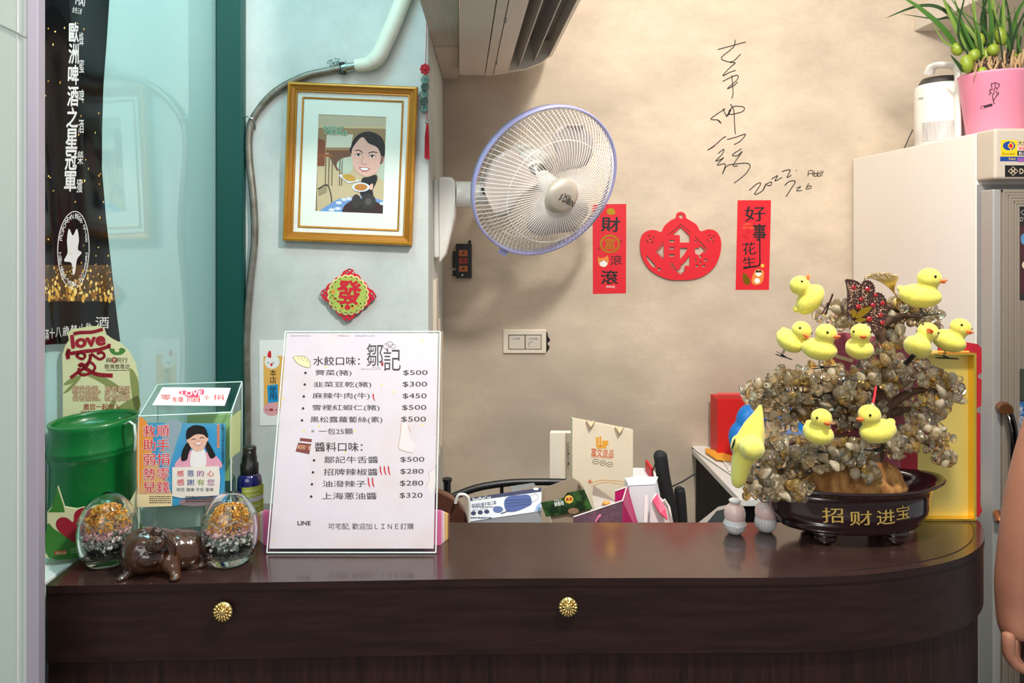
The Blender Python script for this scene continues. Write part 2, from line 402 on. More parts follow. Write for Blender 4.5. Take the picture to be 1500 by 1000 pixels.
T = thing('reception_counter', 'dark walnut reception counter with rounded right end and two brass rosettes', 'counter', (0.1, 1.1, 0))
o = MB().prism(outline, 1.030, ZC, WOOD_T, m_side=WOOD_H).build('counter_top', T, 0.0035, 3)
MB().prism(inset(0.0015), 0.938, 1.030, WOOD_H).build('apron', T, 0.002)
MB().prism(inset(0.009), 0.0, 0.938, WOOD_V).build('body_panel', T)
b = MB(); pts = [Vector((p[0], p[1], ZC + 0.0002)) for p in inset(0.014)[26:len(front)]]
b.tube(pts, 0.0007, mat('edge_band', (28, 16, 14), 0.4), 5); b.build('edge_banding', T)
BRASS = mat('brass', (226, 198, 132), 0.3, 1.0)
for px, py in ((327, 895), (832, 888)):
    Y = 0.9745 if px < 500 else 0.9925
    b = MB(); c = P(px, py, Y); Mk = frame((0, -1, 0), (0, 0, 1)); Mk.translation = c
    b.lathe([(0.0001, 0.0062), (0.004, 0.006), (0.0055, 0.0045), (0.0055, 0.003), (0.0125, 0.002), (0.0125, -0.001)], BRASS, n=24, M=Mk)
    for ring_, rr_, n_, s_ in ((0, 0.0098, 16, 0.0043), (1, 0.0062, 10, 0.003)):
        for k in range(n_):
            a = 2 * math.pi * (k + ring_ * .5) / n_
            b.ball(Mk @ Vector((rr_ * math.cos(a), rr_ * math.sin(a), 0.003 + ring_ * .002)), (s_, s_ * 0.42, 0.0022), BRASS, 1, Mk.to_3x3().to_4x4() @ Matrix.Rotation(a, 4, 'Z'))
    b.build('brass_rosette', T)
b = MB(); SH = mat('plain_board', (88, 70, 60), 0.6)
b.box((-0.14, 1.20, 0.915), (0.56, 1.465, 0.93), SH); b.box((-0.14, 1.465, 0.79), (0.56, 1.76, 0.80), SH)
structure(b.build('trim_5'))

# ------------------------------------------------------------------ air conditioner under the soffit
ACW = mat('ac_casing', (222, 210, 197), 0.45); ACF = mat('ac_front', (228, 220, 208), 0.35); ACD = mat('ac_dark', (122, 120, 116), 0.5); ACB = mat('ac_blade', (176, 172, 166), 0.3)
T = thing('air_conditioner', 'beige split air conditioner seen from below, mounted on the grey soffit', 'air conditioner', (0.05, 1.8, 2.1))
yaw = lambda x, y: x - 0.041 * (y - 2.2)
def acp(prof, y0, y1, m, name, smooth=False, caps=True):
    b = MB(); n = len(prof); vs = [(yaw(x, y0), y0, z) for x, z in prof] + [(yaw(x, y1), y1, z) for x, z in prof]
    if caps: b.add(vs, [list(range(n)), list(range(2 * n - 1, n - 1, -1))], m)
    b.add(vs, [(i, n + i, n + (i + 1) % n, (i + 1) % n) for i in range(n)], m); return b.build(name, T)
acp([(-0.0915, 1.9775), (-0.017, 1.9765), (-0.017, 2.27), (-0.0915, 2.27)], 1.32, 2.195, ACW, 'rear_casing')
acp([(-0.0145, 1.9755), (0.008, 1.9765), (0.008, 2.27), (-0.0145, 2.27)], 1.32, 2.2, ACW, 'hinge_strip')
acp([(0.0105, 1.977), (0.052, 1.983), (0.058, 2.05), (0.058, 2.27), (0.0105, 2.27)], 1.32, 2.2, ACW, 'bottom_panel')
acp([(0.0585, 2.075), (0.172, 2.075), (0.172, 2.27), (0.0585, 2.27)], 1.32, 2.2, ACD, 'air_outlet')
acp([(0.1725, 2.028), (0.184, 2.034), (0.198, 2.08), (0.202, 2.27), (0.1725, 2.27)], 1.32, 2.2, ACF, 'front_panel')
acp([(0.0525, 1.984), (0.105, 1.992), (0.150, 2.010), (0.1722, 2.028), (0.1722, 2.076), (0.0585, 2.076)], 2.178, 2.2, ACF, 'end_cap')
acp([(0.0525, 1.984), (0.105, 1.992), (0.150, 2.010), (0.1722, 2.028), (0.1722, 2.076), (0.0585, 2.076)], 1.30, 1.319, ACF, 'end_cap')
for (x0, z0, x1, z1) in ((0.083, 1.996, 0.066, 2.066), (0.128, 2.012, 0.118, 2.07)):
    acp([(x0, z0), (x0 + 0.003, z0 + 0.001), (x1 + 0.003, z1 + 0.001), (x1, z1)], 1.32, 2.177, ACB, 'louvre_blade')
for yy in (1.62, 2.02):
    b = MB(); b.box((yaw(0.0082, yy) - .0005, yy, 1.9735), (yaw(0.0082, yy) + .004, yy + 0.03, 1.9785), ACD); b.build('clip', T)
for k in range(0):
    yy = 1.42 + k * 0.09; b = MB(); b.box((yaw(0.09, yy), yy, 2.03), (yaw(0.165, yy), yy + 0.002, 2.0755), ACB); b.build('guide_vane', T)

# ------------------------------------------------------------------ wall fan on the pillar side
FW = mat('fan_white', (240, 238, 232), 0.35); FB = mat('fan_ring_lavender', (178, 178, 230), 0.35); FBL = mat('fan_blade', (206, 194, 188), 0.3)
CAPM = mat('fan_cap', (214, 203, 188), 0.35, 0.35)
T = thing('wall_fan', 'white wall fan with lavender ring mounted on the side of the grey pillar', 'fan', (-0.15, 2.0, 1.56))
b = MB(); Yb = 2.0
prof = [(1.655, 0.070), (1.658, 0.055), (1.60, 0.075), (1.52, 0.06), (1.43, 0.03)]
def trap(x0, x1, za, zb, ha, hb, m, b):  # plate on the pillar side, narrowing downwards
    b.add([(x0, Yb - ha, za), (x0, Yb + ha, za), (x0, Yb + hb, zb), (x0, Yb - hb, zb), (x1, Yb - ha, za), (x1, Yb + ha, za), (x1, Yb + hb, zb), (x1, Yb - hb, zb)],
          [(3, 2, 1, 0), (4, 5, 6, 7), (0, 1, 5, 4), (1, 2, 6, 5), (2, 3, 7, 6), (3, 0, 4, 7)], m)
trap(-0.150, -0.136, 1.648, 1.44, 0.055, 0.03, FW, b)
b.add([(-0.136, Yb - .06, 1.655), (-0.136, Yb + .06, 1.655), (-0.136, Yb + .03, 1.425), (-0.136, Yb - .03, 1.425), (-0.100, Yb - .045, 1.655), (-0.092, Yb - .045, 1.64), (-0.092, Yb + .045, 1.64), (-0.100, Yb + .045, 1.655), (-0.093, Yb - .04, 1.55), (-0.093, Yb + .04, 1.55), (-0.118, Yb - .025, 1.45), (-0.118, Yb + .025, 1.45)],
      [(0, 3, 10, 8, 5, 4), (1, 7, 6, 9, 11, 2), (0, 4, 7, 1), (4, 5, 6, 7), (5, 8, 9, 6), (8, 10, 11, 9), (10, 3, 2, 11), (0, 1, 2, 3)], FW)
b.build('wall_base', T, 0.006, 3)
nrm = Vector((0.40, -0.80, -0.45)).normalized(); FC = Vector((0.1445, 1.915, 1.637)); MF = frame(nrm); MF.translation = FC
mot = FC - nrm * 0.10
b = MB(); b.tube(smooth_pts([(-0.096, Yb, 1.612), (-0.04, 2.012, 1.612), (0.005, 2.03, 1.622), mot - nrm * 0.05], 5), [0.036] * 5 + [0.03] * 5 + [0.028] * 6, FW, 16); b.build('arm', T)
b = MB(); b.lathe([(0.001, -0.185), (0.035, -0.178), (0.053, -0.15), (0.060, -0.11), (0.060, -0.078), (0.055, -0.064), (0.001, -0.06)], FW, M=MF)
b.lathe([(0.03, -0.0605), (0.03, -0.05), (0.012, -0.047), (0.012, -0.02), (0.001, -0.02)], mat('fan_hub_grey', (150, 146, 142), 0.3, 0.4), M=MF); b.build('motor', T)
b = MB(); kn = Vector((-0.012, 1.995, 1.622)); b.lathe([(0.012, -0.004), (0.013, 0.006), (0.009, 0.010), (0.001, 0.010)], BLK_PL, M=Matrix.Translation(kn) @ frame((0.2, -1, 0.05))); b.build('tilt_knob', T)
b = MB(); ringp = [MF @ Vector((0.2045 * math.cos(2 * math.pi * k / 72), 0.2045 * math.sin(2 * math.pi * k / 72), 0)) for k in range(72)]
prof = [(0.2005, -0.011), (0.2075, -0.011), (0.2088, 0.0), (0.2075, 0.010), (0.2035, 0.010)]; vs = []; fs = []
for k in range(72):
    a = 2 * math.pi * k / 72; vs += [MF @ Vector((r * math.cos(a), r * math.sin(a), z)) for r, z in prof]
for k in range(72):
    j = (k + 1) % 72
    for q in range(5): fs.append((k * 5 + q, j * 5 + q, j * 5 + (q + 1) % 5, k * 5 + (q + 1) % 5))
b.add(vs, fs, FB, True); t0 = MF.inverted() @ (FC + Vector((-0.08, 0, -0.19)))
a = math.atan2(t0.y, t0.x); b.box((0.205, -0.012, -0.004), (0.224, 0.012, 0.004), FB, MF @ Matrix.Rotation(a, 4, 'Z')); b.build('guard_ring', T)
WIRE = mat('fan_wire', (246, 244, 240), 0.3)
def guard(sgn, n, depth, r0, sw, name):
    b = MB()
    for k in range(n):
        a0 = 2 * math.pi * k / n; pts = []
        for i in range(8):
            t = i / 7; r = r0 + (0.2035 - r0) * t; z = sgn * depth * (1 - t ** 3.2) if t < 1 else 0; a = a0 + sw * (t ** 1.3) * sgn
            pts.append(MF @ Vector((r * math.cos(a), r * math.sin(a), z)))
        b.tube(pts, 0.0009, WIRE, 5, caps=False)
    for rr in (0.118, 0.172) if sgn < 0 else (0.140,):
        t = (rr - r0) / (0.202 - r0); z = sgn * (depth * (1 - t ** 3.2) - 0.0012)
        b.tube([MF @ Vector((rr * math.cos(2 * math.pi * k / 60), rr * math.sin(2 * math.pi * k / 60), z)) for k in range(60)], 0.0010, WIRE, 5, True)
    return b.build(name, T)
guard(1, 96, 0.082, 0.044, 0.28, 'front_guard'); guard(-1, 96, 0.055, 0.05, 0.28, 'rear_guard')
b = MB(); b.lathe([(0.046, 0.078), (0.047, 0.084), (0.043, 0.093), (0.030, 0.099), (0.001, 0.1015)], CAPM, M=MF, n=40); b.build('hub_cap', T)
capO = MF @ Vector((0, 0, 0.1022)); U_ = (Vector((1, 0, 0)) - nrm * nrm.x).normalized(); V_ = nrm.cross(U_)
S = Sheet(capO, U_, V_); S.text('SUPER', (826, 285, 838, 288.5), BLACK, 0, rot=30); S.text('5 DIBIN', (819, 289, 842, 298), BLACK, 0.02, rot=32); S.build('cap_lettering', T)
for k in range(3):
    vs = []; fs = []; n = 12; a0 = R(52 + 120 * k); m_ = 9
    for i in range(n + 1):
        t = i / n; r = 0.026 + 0.150 * t; half = (0.25 + 0.66 * math.sin(min(1, t * 1.3) * math.pi * 0.5)) * math.sqrt(max(0.02, 1 - max(0, (t - 0.6) / 0.4) ** 2))
        for j in range(m_):
            s_ = j / (m_ - 1) * 2 - 1; a = a0 + half * s_ * 0.78 + 0.25 * t; vs.append(MF @ Vector((r * math.cos(a), r * math.sin(a), 0.02 * s_ * (0.5 + t * .4))))
    for i in range(n):
        for j in range(m_ - 1): fs.append((i * m_ + j, i * m_ + j + 1, (i + 1) * m_ + j + 1, (i + 1) * m_ + j))
    b = MB(); b.add(vs, fs, FBL, True); o = b.build('blade', T); md = o.modifiers.new('t', 'SOLIDIFY'); md.thickness = 0.0018
b = MB(); b.lathe([(0.001, 0.032), (0.022, 0.03), (0.027, 0.02), (0.027, -0.02)], FW, M=MF); b.build('blade_hub', T)

# ------------------------------------------------------------------ things on the back wall
WY = 2.3495
def wsheet(Y=WY): return Sheet((0, Y, 0), (1, 0, 0), (0, 0, 1))
S = wsheet(2.3488)
sc_ = lambda pts: [(1000 + x / 3.846, 40 + y / 3.846) for x, y in pts]
INK = mat('black_ink', (40, 36, 34), 0.6)
for st in ([(198, 125), (260, 108), (355, 82)], [(296, 70), (290, 105), (265, 130), (218, 172), (250, 192), (285, 190), (327, 150)], [(266, 198), (296, 200), (268, 225), (226, 272), (268, 252), (298, 243)],
           [(226, 304), (285, 275), (312, 272), (304, 298), (252, 345), (285, 330), (310, 308)], [(277, 270), (282, 330), (284, 375), (277, 400)],
           [(240, 458), (160, 514), (200, 522), (216, 540), (198, 522)], [(228, 458), (250, 500), (272, 462), (244, 505)], [(262, 470), (290, 445), (345, 450), (335, 475), (265, 490), (262, 470)], [(270, 432), (288, 470), (292, 540), (297, 602)],
           [(243, 615), (225, 625), (180, 665), (140, 692), (180, 668)], [(250, 632), (300, 618), (354, 602), (325, 640), (290, 660)], [(200, 710), (232, 686), (222, 715), (186, 752), (218, 742), (230, 735), (195, 775), (240, 770), (225, 825), (250, 780), (310, 768), (365, 766), (380, 785), (350, 830), (290, 877)],
           [(330, 684), (280, 718), (310, 722), (335, 700), (285, 775), (310, 780)],
           [(375, 918), (420, 880), (440, 882), (405, 940), (450, 920), (470, 880), (455, 912), (470, 885), (500, 870), (495, 890), (475, 890)], [(500, 855), (535, 835), (520, 865), (560, 845)], [(560, 812), (605, 803), (588, 845), (612, 832)], [(638, 803), (642, 808)],
           [(575, 890), (600, 868), (635, 868), (610, 910), (583, 953)], [(640, 905), (665, 897), (642, 920), (672, 918)], [(712, 878), (695, 910), (722, 905), (720, 892), (697, 902)],
           [(706, 840), (710, 810), (732, 808), (734, 838)], [(706, 825), (733, 822)], [(742, 808), (742, 837), (756, 836), (756, 822), (742, 824)], [(762, 808), (762, 837), (775, 835), (774, 820), (763, 823)], [(778, 808), (785, 820)], [(793, 806), (782, 838)]):
    S.stroke(sc_(st), 1.25 if max(p[0] for p in st) < 640 else 1.0, INK)
o = S.build('signature', wall_back, off=Vector((0, 0, 0))); o['label'] = 'black handwritten signature with date on the beige wall'

T1 = wsheet(); T1.slab([(868.5, 430.5), (917, 429.5), (917.5, 298.5), (868, 299)], 0.0008, RED)
YEL = mat('yellow_print', (240, 196, 70), 0.5); ORG = mat('orange_print', (232, 140, 60), 0.5)
T1.text('財', (881, 318, 908, 339), BLACK, 0.03, rot=2); T1.ring(893.5, 357, 14.5, 13.5, 2.6, GOLD, 2); T1.text('富', (886, 349, 901, 365), GOLD, 0.02)
T1.text('滾', (894, 374, 911, 388), BLACK, 0.015, rot=-4); T1.text('滾', (880.5, 396, 905, 416), BLACK, 0.03); T1.text('money', (888, 418.5, 901, 422.5), WHITE, 0.01)
T1.blob([(889, 310), (890, 306.5), (894, 305), (899, 306), (901, 310), (900, 313.5), (895, 314.5), (890, 313)], GOLD, 2)
T1.blob([(876, 376), (879, 378), (886, 377), (890, 374.5), (891.5, 383), (888, 390), (882, 391), (877, 387)], ORG, 2); T1.ell(884, 386, 5.5, 4.4, WHITE, 3)
for x in (881, 887.5): T1.ell(x, 382.5, 0.8, 1, BLACK, 4)
for s_ in ((875.5, 363, 877, 367), (877, 362, 878.5, 365), (908, 352, 909.5, 356), (909.8, 351, 910.8, 354)): T1.stroke([(s_[0], s_[1]), (s_[2], s_[3])], 0.7, BLACK, 2)
tag(T1.build('red_poster', off=P(893, 365, WY)), 'red paper strip with black characters and a gold coin, half behind the fan', 'poster')
T2 = wsheet(); T2.slab([(1077.5, 424.5), (1126.5, 424.5), (1129.5, 293), (1080.5, 293.2)], 0.0008, RED)
T2.text('好', (1091, 302, 1121, 324), BLACK, 0.02, rot=-2); T2.text('事', (1103, 328, 1122, 352), BLACK, 0.03); T2.stroke([(1113, 350), (1113, 372), (1113, 386), (1109, 390), (1100, 391), (1089, 393.5)], 2.0, BLACK, 2)
T2.text('花', (1088, 355, 1107, 373), BLACK, 0.02, rot=-3); T2.text('生', (1088, 376, 1107, 391), BLACK, 0.02, rot=-6)
T2.text('HAPPY', (1089, 327, 1100, 329.5), ORG); T2.text('NEW YEAR', (1088, 332, 1104, 335), ORG)
for x, y in ((1090, 345), (1094, 349), (1096, 340)): T2.ring(x, y, 2.5, 2.5, 0.7, mat('dark_red_print', (165, 20, 30), 0.5), 2, 12)
T2.blob([(1088, 401), (1092, 400.5), (1096, 405), (1099, 411), (1098, 416), (1093, 417), (1088.5, 412)], GOLD, 2); T2.blob([(1101, 409), (1106, 396), (1112, 394), (1119, 398), (1117, 412), (1110, 417), (1103, 416)], ORG, 2)
T2.ell(1109, 411, 4, 4, WHITE, 3); T2.ell(1111, 400.5, 4.4, 4, WHITE, 3); T2.poly([(1106.5, 399), (1108, 394.5), (1111, 397), (1114, 394.5), (1115.5, 399)], BLACK, 4); T2.ell(1117, 389, 2.6, 2.6, YEL, 2)
tag(T2.build('red_poster', off=P(1103, 360, WY)), 'slightly tilted red paper strip with black brush characters, right of the ingot cut-out', 'poster')
# ingot-shaped paper cut with real holes
k_ = F / 2.345; ix, iy = 997.0, 362.0
q_ = lambda pts: [((x - ix) / k_, -(y - iy) / k_) for x, y in pts]
z_ = lambda pts: [(850 + x / 5.0, 280 + y / 5.0) for x, y in pts]
sm = lambda pts, n=5: [(p.x, p.y) for p in smooth_pts([(x, y, 0) for x, y in pts], n, True)]
outer = sm(z_([(735, 150), (768, 168), (775, 195), (800, 212), (850, 245), (880, 292), (940, 278), (1000, 300), (1030, 370), (1020, 470), (975, 560), (900, 620), (820, 645), (735, 650), (650, 645), (570, 615), (500, 565), (450, 480), (437, 390), (452, 320), (500, 287), (550, 285), (592, 298), (615, 255), (660, 215), (697, 195), (705, 165)]))
holes = [sm(z_([(735, 168), (753, 185), (735, 200), (718, 185)])), z_([(735, 262), (800, 325), (800, 545), (735, 605), (650, 520), (560, 445), (650, 345)]), z_([(830, 345), (912, 432), (870, 470), (830, 450)]),
         sm(z_([(485, 470), (500, 485), (552, 545), (545, 557), (520, 545), (490, 500)])), z_(circ(577, 572, 12, 12, 12)), z_(circ(512, 355, 9, 9, 10)), z_(circ(957, 348, 9, 9, 10)), z_(circ(878, 520, 9, 9, 10))]
for cx, cy, r, n, sz in ((512, 352, 27, 4, 1), (957, 347, 27, 4, 1)):
    for k in range(4):
        a = math.pi / 4 + k * math.pi / 2 + .2; holes.append(z_([(cx + r * math.cos(a + d) * f, cy + r * math.sin(a + d) * f) for d, f in ((-.45, .85), (0, .95), (.45, .85), (.45, 1.1), (0, 1.2), (-.45, 1.1))]))
for k in range(5):
    a = -math.pi / 2 + k * 2 * math.pi / 5; holes.append(z_(circ(878 + 38 * math.cos(a) * 1.1, 516 + 38 * math.sin(a), 12, 10, 12)))
for l_ in ([(640, 320), (735, 240), (808, 300), (804, 304), (735, 248), (644, 324)], [(606, 368), (551, 442), (630, 520), (634, 516), (560, 442), (611, 372)], [(838, 328), (928, 420), (905, 456), (900, 452), (918, 421), (834, 333)], [(656, 546), (735, 612), (808, 548), (804, 544), (735, 604), (661, 542)]): holes.append(z_(l_))
MI = frame((0, -1, 0), (0, 0, 1)); MI = Matrix(((1, 0, 0, 0), (0, 0, -1, 0), (0, 1, 0, 0), (0, 0, 0, 1))); MI.translation = P(ix, iy, 2.345)
b = holed(q_(outer), [q_(h) for h in holes], 0.003, RED, MI, 'i', None)
vs, fs = text2d('財'); x0, x1 = min(v[0] for v in vs), max(v[0] for v in vs); y0, y1 = min(v[1] for v in vs), max(v[1] for v in vs)
bx = z_([(605, 320), (865, 575)]); out = []
for v in vs:
    px = bx[0][0] + (v[0] - x0) / (x1 - x0) * (bx[1][0] - bx[0][0]); py = bx[1][1] - (v[1] - y0) / (y1 - y0) * (bx[1][1] - bx[0][1]); q = q_([(px, py)])[0]; out.append(Vector((q[0], q[1], 0.0031)))
for k in range(13):
    o_ = Vector((0.0042 * math.cos(k * math.pi / 6), 0.0042 * math.sin(k * math.pi / 6), k * 0.00001)) * (k < 12); b.add([MI @ (v + o_) for v in out], fs, RED)
tag(b.build('ingot_paper_cut', off=P(ix, iy, 2.345)), 'red ingot-shaped paper cut-out between the two red strips on the beige wall', 'wall decoration')
# switch plate with a chipped hole beside it
T = thing('light_switch', 'ivory double light switch plate with chipped plaster at its right edge', 'switch', P(769, 500, WY))
IVO = mat('ivory_plastic', (226, 214, 196), 0.4); IVO2 = mat('ivory_rocker', (208, 198, 182), 0.4)
bq = lambda x0, y0, x1, y1, Y0, Y1, m, b: b.box((P(x0, 0, WY).x, Y0, P(0, y1, WY).z), (P(x1, 0, WY).x, Y1, P(0, y0, WY).z), m)
b = MB(); bq(737, 482, 800, 517, 2.342, WY, IVO, b); b.build('plate', T, 0.0025)
b = MB(); bq(744.5, 489.5, 793, 511, 2.3412, 2.3421, mat('switch_gap', (70, 55, 50), 0.6), b); b.build('recess', T)
for i, (x0, x1) in enumerate(((745.5, 768.3), (769.6, 792))):
    b = MB(); bq(x0, 490.8, x1, 510.2, 2.3388, 2.3412, IVO2, b); b.build('rocker', T, 0.001)
S = wsheet(2.3387); S.text('▪ 分隔', (750, 494.5, 761, 497.5), mat('blue_print', (60, 80, 140), .5)); S.text('門外燈', (775, 494.5, 787, 497.5), mat('blue_print', (60, 80, 140), .5)); S.stroke([(780, 500), (774, 503), (776, 508)], 0.8, GREY); S.build('marker_writing', T)
S = wsheet(2.3489); S.blob([(799, 488), (802, 487), (803, 493), (806, 498), (802, 503), (805, 508), (802, 514), (799, 514)], mat('hole_dark', (25, 20, 18), .9)); o = S.build('chipped_hole', T)
# bare black socket box
T = thing('socket_box', 'bare black socket box with three orange inserts sunk in the wall beside the pillar', 'socket', P(677, 380, WY))
b = MB(); bq(668, 357, 691, 407, 2.340, WY, BLK_PL, b); bq(663, 368, 667, 392, 2.345, WY, BLK_PL, b); bq(663, 396, 668, 404, 2.345, WY, BLK_PL, b); bq(686, 352, 690, 358, 2.345, WY, BLK_PL, b); b.build('box', T, 0.0012)
for i, (y0, y1) in enumerate(((366, 375), (377.5, 386), (389, 397.5))):
    b = MB(); bq(672.5, y0, 685, y1, 2.336, 2.340, mat('orange_insert', (176, 96, 50), .5) if i != 1 else mat('red_insert', (150, 52, 40), .5), b); b.ball(P(679, (y0 + y1) / 2, 2.336), (0.004, 0.0015, 0.004), mat('insert_dark', (70, 40, 30), .5), 2); b.build('insert', T, 0.0006)
b = MB(); b.ball(P(677, 403, 2.339), (0.004, 0.002, 0.004), STEEL, 2); b.build('screw', T)
# trunking down the pillar's side
T = thing('cable_trunking', 'ivory cable trunking on the pillar side under the wall fan', 'trunking', (-0.15, 2.1, 1.3))
b = MB(); b.box((-0.150, 1.93, 0.9), (-0.140, 2.0, 1.385), IVO); b.box((-0.150, 2.02, 0.9), (-0.138, 2.06, 1.27), IVO); b.box((-0.150, 2.10, 0.9), (-0.1365, 2.16, 1.22), IVO); b.build('channel', T, 0.0015)
b = MB(); b.box((-0.1499, 2.005, 0.9), (-0.1475, 2.018, 1.36), mat('blue_cable', (50, 80, 130), .5)); b.build('cable', T)
# ------------------------------------------------------------------ things on the pillar face
PY = 1.80
# conduit and white hose
T = thing('wall_conduit', 'grey steel conduit with white corrugated hose curving over the picture frame', 'pipe', P(450, 110, 1.79))
COND = mat('galvanised_conduit', (120, 112, 100), 0.45, 0.7, col2=(150, 146, 138), scale=30)
b = MB(); b.tube(smooth_pts([P(505, 99, 1.787), P(478, 104, 1.789), P(445, 112, 1.789), P(405, 133, 1.789), P(378, 162, 1.789), P(366, 190, 1.789), P(365, 230, 1.789), P(371, 290, 1.789), P(373, 350, 1.789), P(366, 420, 1.789), P(361, 500, 1.789), P(362, 580, 1.789), P(363, 680, 1.789), P(364, 800, 1.789)], 6), 0.0088, COND, 12); b.build('conduit', T)
HOSE = mat('white_hose', (232, 230, 214), 0.45)
pth = smooth_pts([P(521, 96, 1.78), P(540, 93, 1.777), P(554, 82, 1.775), P(566, 58, 1.775), P(579, 28, 1.775), P(592, -5, 1.775), P(606, -40, 1.775)], 14)
b = MB(); b.tube(pth, [0.0185 + (0.0016 if i % 2 else 0) if i > 18 else 0.0175 - 0.0006 * (18 - i) * 0.3 for i in range(len(pth))], HOSE, 20); b.build('corrugated_hose', T)
b = MB(); b.tube([P(501, 100, 1.786), P(508, 99, 1.785), P(515, 97.5, 1.783), P(523, 96, 1.781)], [0.010, 0.012, 0.009, 0.010], STEEL, 14); b.build('coupling', T)
b = MB(); rn = random.Random(5); b.tube([P(502, 92, 1.786), P(502, 108, 1.786)], 0.009, mat('black_clamp', (48, 52, 52), .5, .5), 10)
for k in range(40):
    c = P(492 + rn.gauss(0, 7), 92 + rn.gauss(0, 3), 1.79 + rn.uniform(-.004, .006)); b.ball(c, rn.uniform(.001, .0026), mat('foam_crumb', (150, 165, 165), .8), 1)
b.build('clamp', T)
b = MB(); b.tube([P(356, 172, 1.785), P(362, 170.5, 1.780), P(370, 174, 1.779), P(373, 178, 1.785), P(374, 188, 1.797)], 0.0035, STEEL, 8, flat=0.6); b.build('strap', T)

# framed caricature
T = thing('picture_frame', 'gold framed caricature of a person carrying two dishes, hung on the grey pillar', 'picture', P(514, 240, 1.792))
rz = R(-2.3); tl = R(1.5); U_ = Vector((math.cos(rz), 0, math.sin(rz))); V_ = Vector((-math.sin(rz), -math.sin(tl), math.cos(rz))).normalized(); V_ = (V_ - U_ * V_.dot(U_)).normalized()
O_ = P(514, 240.5, 1.786); S = Sheet(O_, U_, V_); ML = Matrix((S.U, S.V, S.N)).transposed().to_4x4(); ML.translation = O_
GW = mat('gilt_wood', (196, 138, 42), 0.35, 0.35, col2=(180, 122, 34), scale=20, stretch=(1, 1, 1)); GWD = mat('gilt_wood_deep', (168, 108, 26), 0.4, 0.3)
HW, HH = 0.1555, 0.1905
def moulding(b, prof, m):        # prof: (inset, height) pairs, mitred round the rectangle
    for (i0, h0), (i1, h1) in zip(prof[:-1], prof[1:]):
        A = [(-HW + i0, -HH + i0, h0), (HW - i0, -HH + i0, h0), (HW - i0, HH - i0, h0), (-HW + i0, HH - i0, h0)]; B = [(-HW + i1, -HH + i1, h1), (HW - i1, -HH + i1, h1), (HW - i1, HH - i1, h1), (-HW + i1, HH - i1, h1)]
        b.add(A + B, [(k, (k + 1) % 4, 4 + (k + 1) % 4, 4 + k) for k in range(4)], m, False, ML)
b = MB(); moulding(b, [(0.0, -0.006), (0.0, 0.012), (0.002, 0.016), (0.006, 0.017), (0.0085, 0.014)], GW); moulding(b, [(0.0085, 0.014), (0.010, 0.0125), (0.0175, 0.0105), (0.0185, 0.008)], GWD); moulding(b, [(0.0185, 0.008), (0.0215, 0.008), (0.0225, 0.001)], GW); b.build('gilt_moulding', T)
b = MB(); LIN = mat('linen_liner', (222, 222, 214), 0.8, col2=(232, 232, 226), scale=90); moulding(b, [(0.0225, 0.003), (0.0335, 0.0022)], LIN); moulding(b, [(0.0335, 0.0042), (0.0345, 0.0048), (0.0370, 0.0042), (0.038, 0.0014)], GW); b.build('linen_liner', T)
b = MB(); MATB = mat('cream_mount', (232, 238, 228), 0.6); moulding(b, [(0.038, 0.0018), (0.0735, 0.0016), (0.0742, 0.0004)], MATB); b.build('mount_board', T)
b = MB(); b.box((-HW + 0.01, -HH + 0.01, -0.006), (HW - 0.01, HH - 0.01, -0.0012), mat('backing_board', (120, 100, 80), .8), ML); b.build('backing', T)
c3 = lambda pts: [(450 + x / 6.246, 160 + y / 6.25) for x, y in pts]
def cp(name, col): return mat('print_' + name, col, 0.5)
S.poly(c3([(88, 955), (712, 985), (742, 62), (95, 20)]), cp('tan', (196, 178, 142)), 0)
S.poly(c3([(90, 150), (740, 160), (742, 62), (95, 20)]), cp('ceil', (186, 176, 148)), 1); S.poly(c3([(92, 150), (740, 160), (738, 178), (92, 168)]), cp('beam', (205, 186, 140)), 2)
S.poly(c3([(90, 400), (740, 420), (740, 180), (92, 168)]), cp('shelfback', (152, 124, 88)), 1); S.poly(c3([(170, 350), (400, 350), (420, 230), (180, 230)]), cp('screen', (206, 204, 186)), 2); S.poly(c3([(170, 395), (400, 395), (400, 375), (170, 375)]), cp('rail', (120, 76, 46)), 3)
S.poly(c3([(92, 520), (160, 520), (165, 290), (95, 260)]), cp('chairback', (128, 70, 44)), 3); S.poly(c3([(105, 435), (235, 435), (225, 410), (105, 410)]), cp('stool', (150, 84, 48)), 4); S.poly(c3([(270, 560), (400, 560), (400, 390), (200, 390), (200, 430)]), cp('dark', (110, 74, 58)), 2)
for i, x in enumerate((160, 190, 220, 290, 310)): S.poly(c3([(x, 700), (x + 9, 700), (x + 16, 440), (x + 7, 440)]), cp('leg', (98, 84, 66)), 3)
S.blob(c3([(270, 520), (300, 460), (360, 440), (420, 440), (410, 560), (340, 590)]), cp('cloth', (186, 196, 176)), 3); S.blob(c3([(640, 600), (660, 520), (720, 480), (722, 660)]), cp('cloth', (186, 196, 176)), 3)
S.blob(c3([(95, 970), (200, 870), (330, 810), (520, 800), (640, 820), (715, 860), (712, 985), (400, 975)]), cp('blue', (112, 152, 206)), 2); S.poly(c3([(100, 968), (712, 985), (712, 975), (100, 955)]), cp('blue', (112, 152, 206)), 3)
S.blob(c3([(330, 900), (400, 840), (520, 820), (640, 850), (712, 900), (712, 982), (360, 970)]), cp('maroon', (58, 30, 36)), 3)
for x, y in ((225, 920), (280, 908), (290, 855), (380, 818), (690, 862), (340, 825)): S.ell(*c3([(x, y)])[0], 4.6, 2.4, cp('plate', (214, 220, 230)), 4)
S.stroke(c3([(100, 730), (180, 690), (215, 770), (225, 850)]), 1.6, cp('ironblack', (40, 38, 38)), 4)
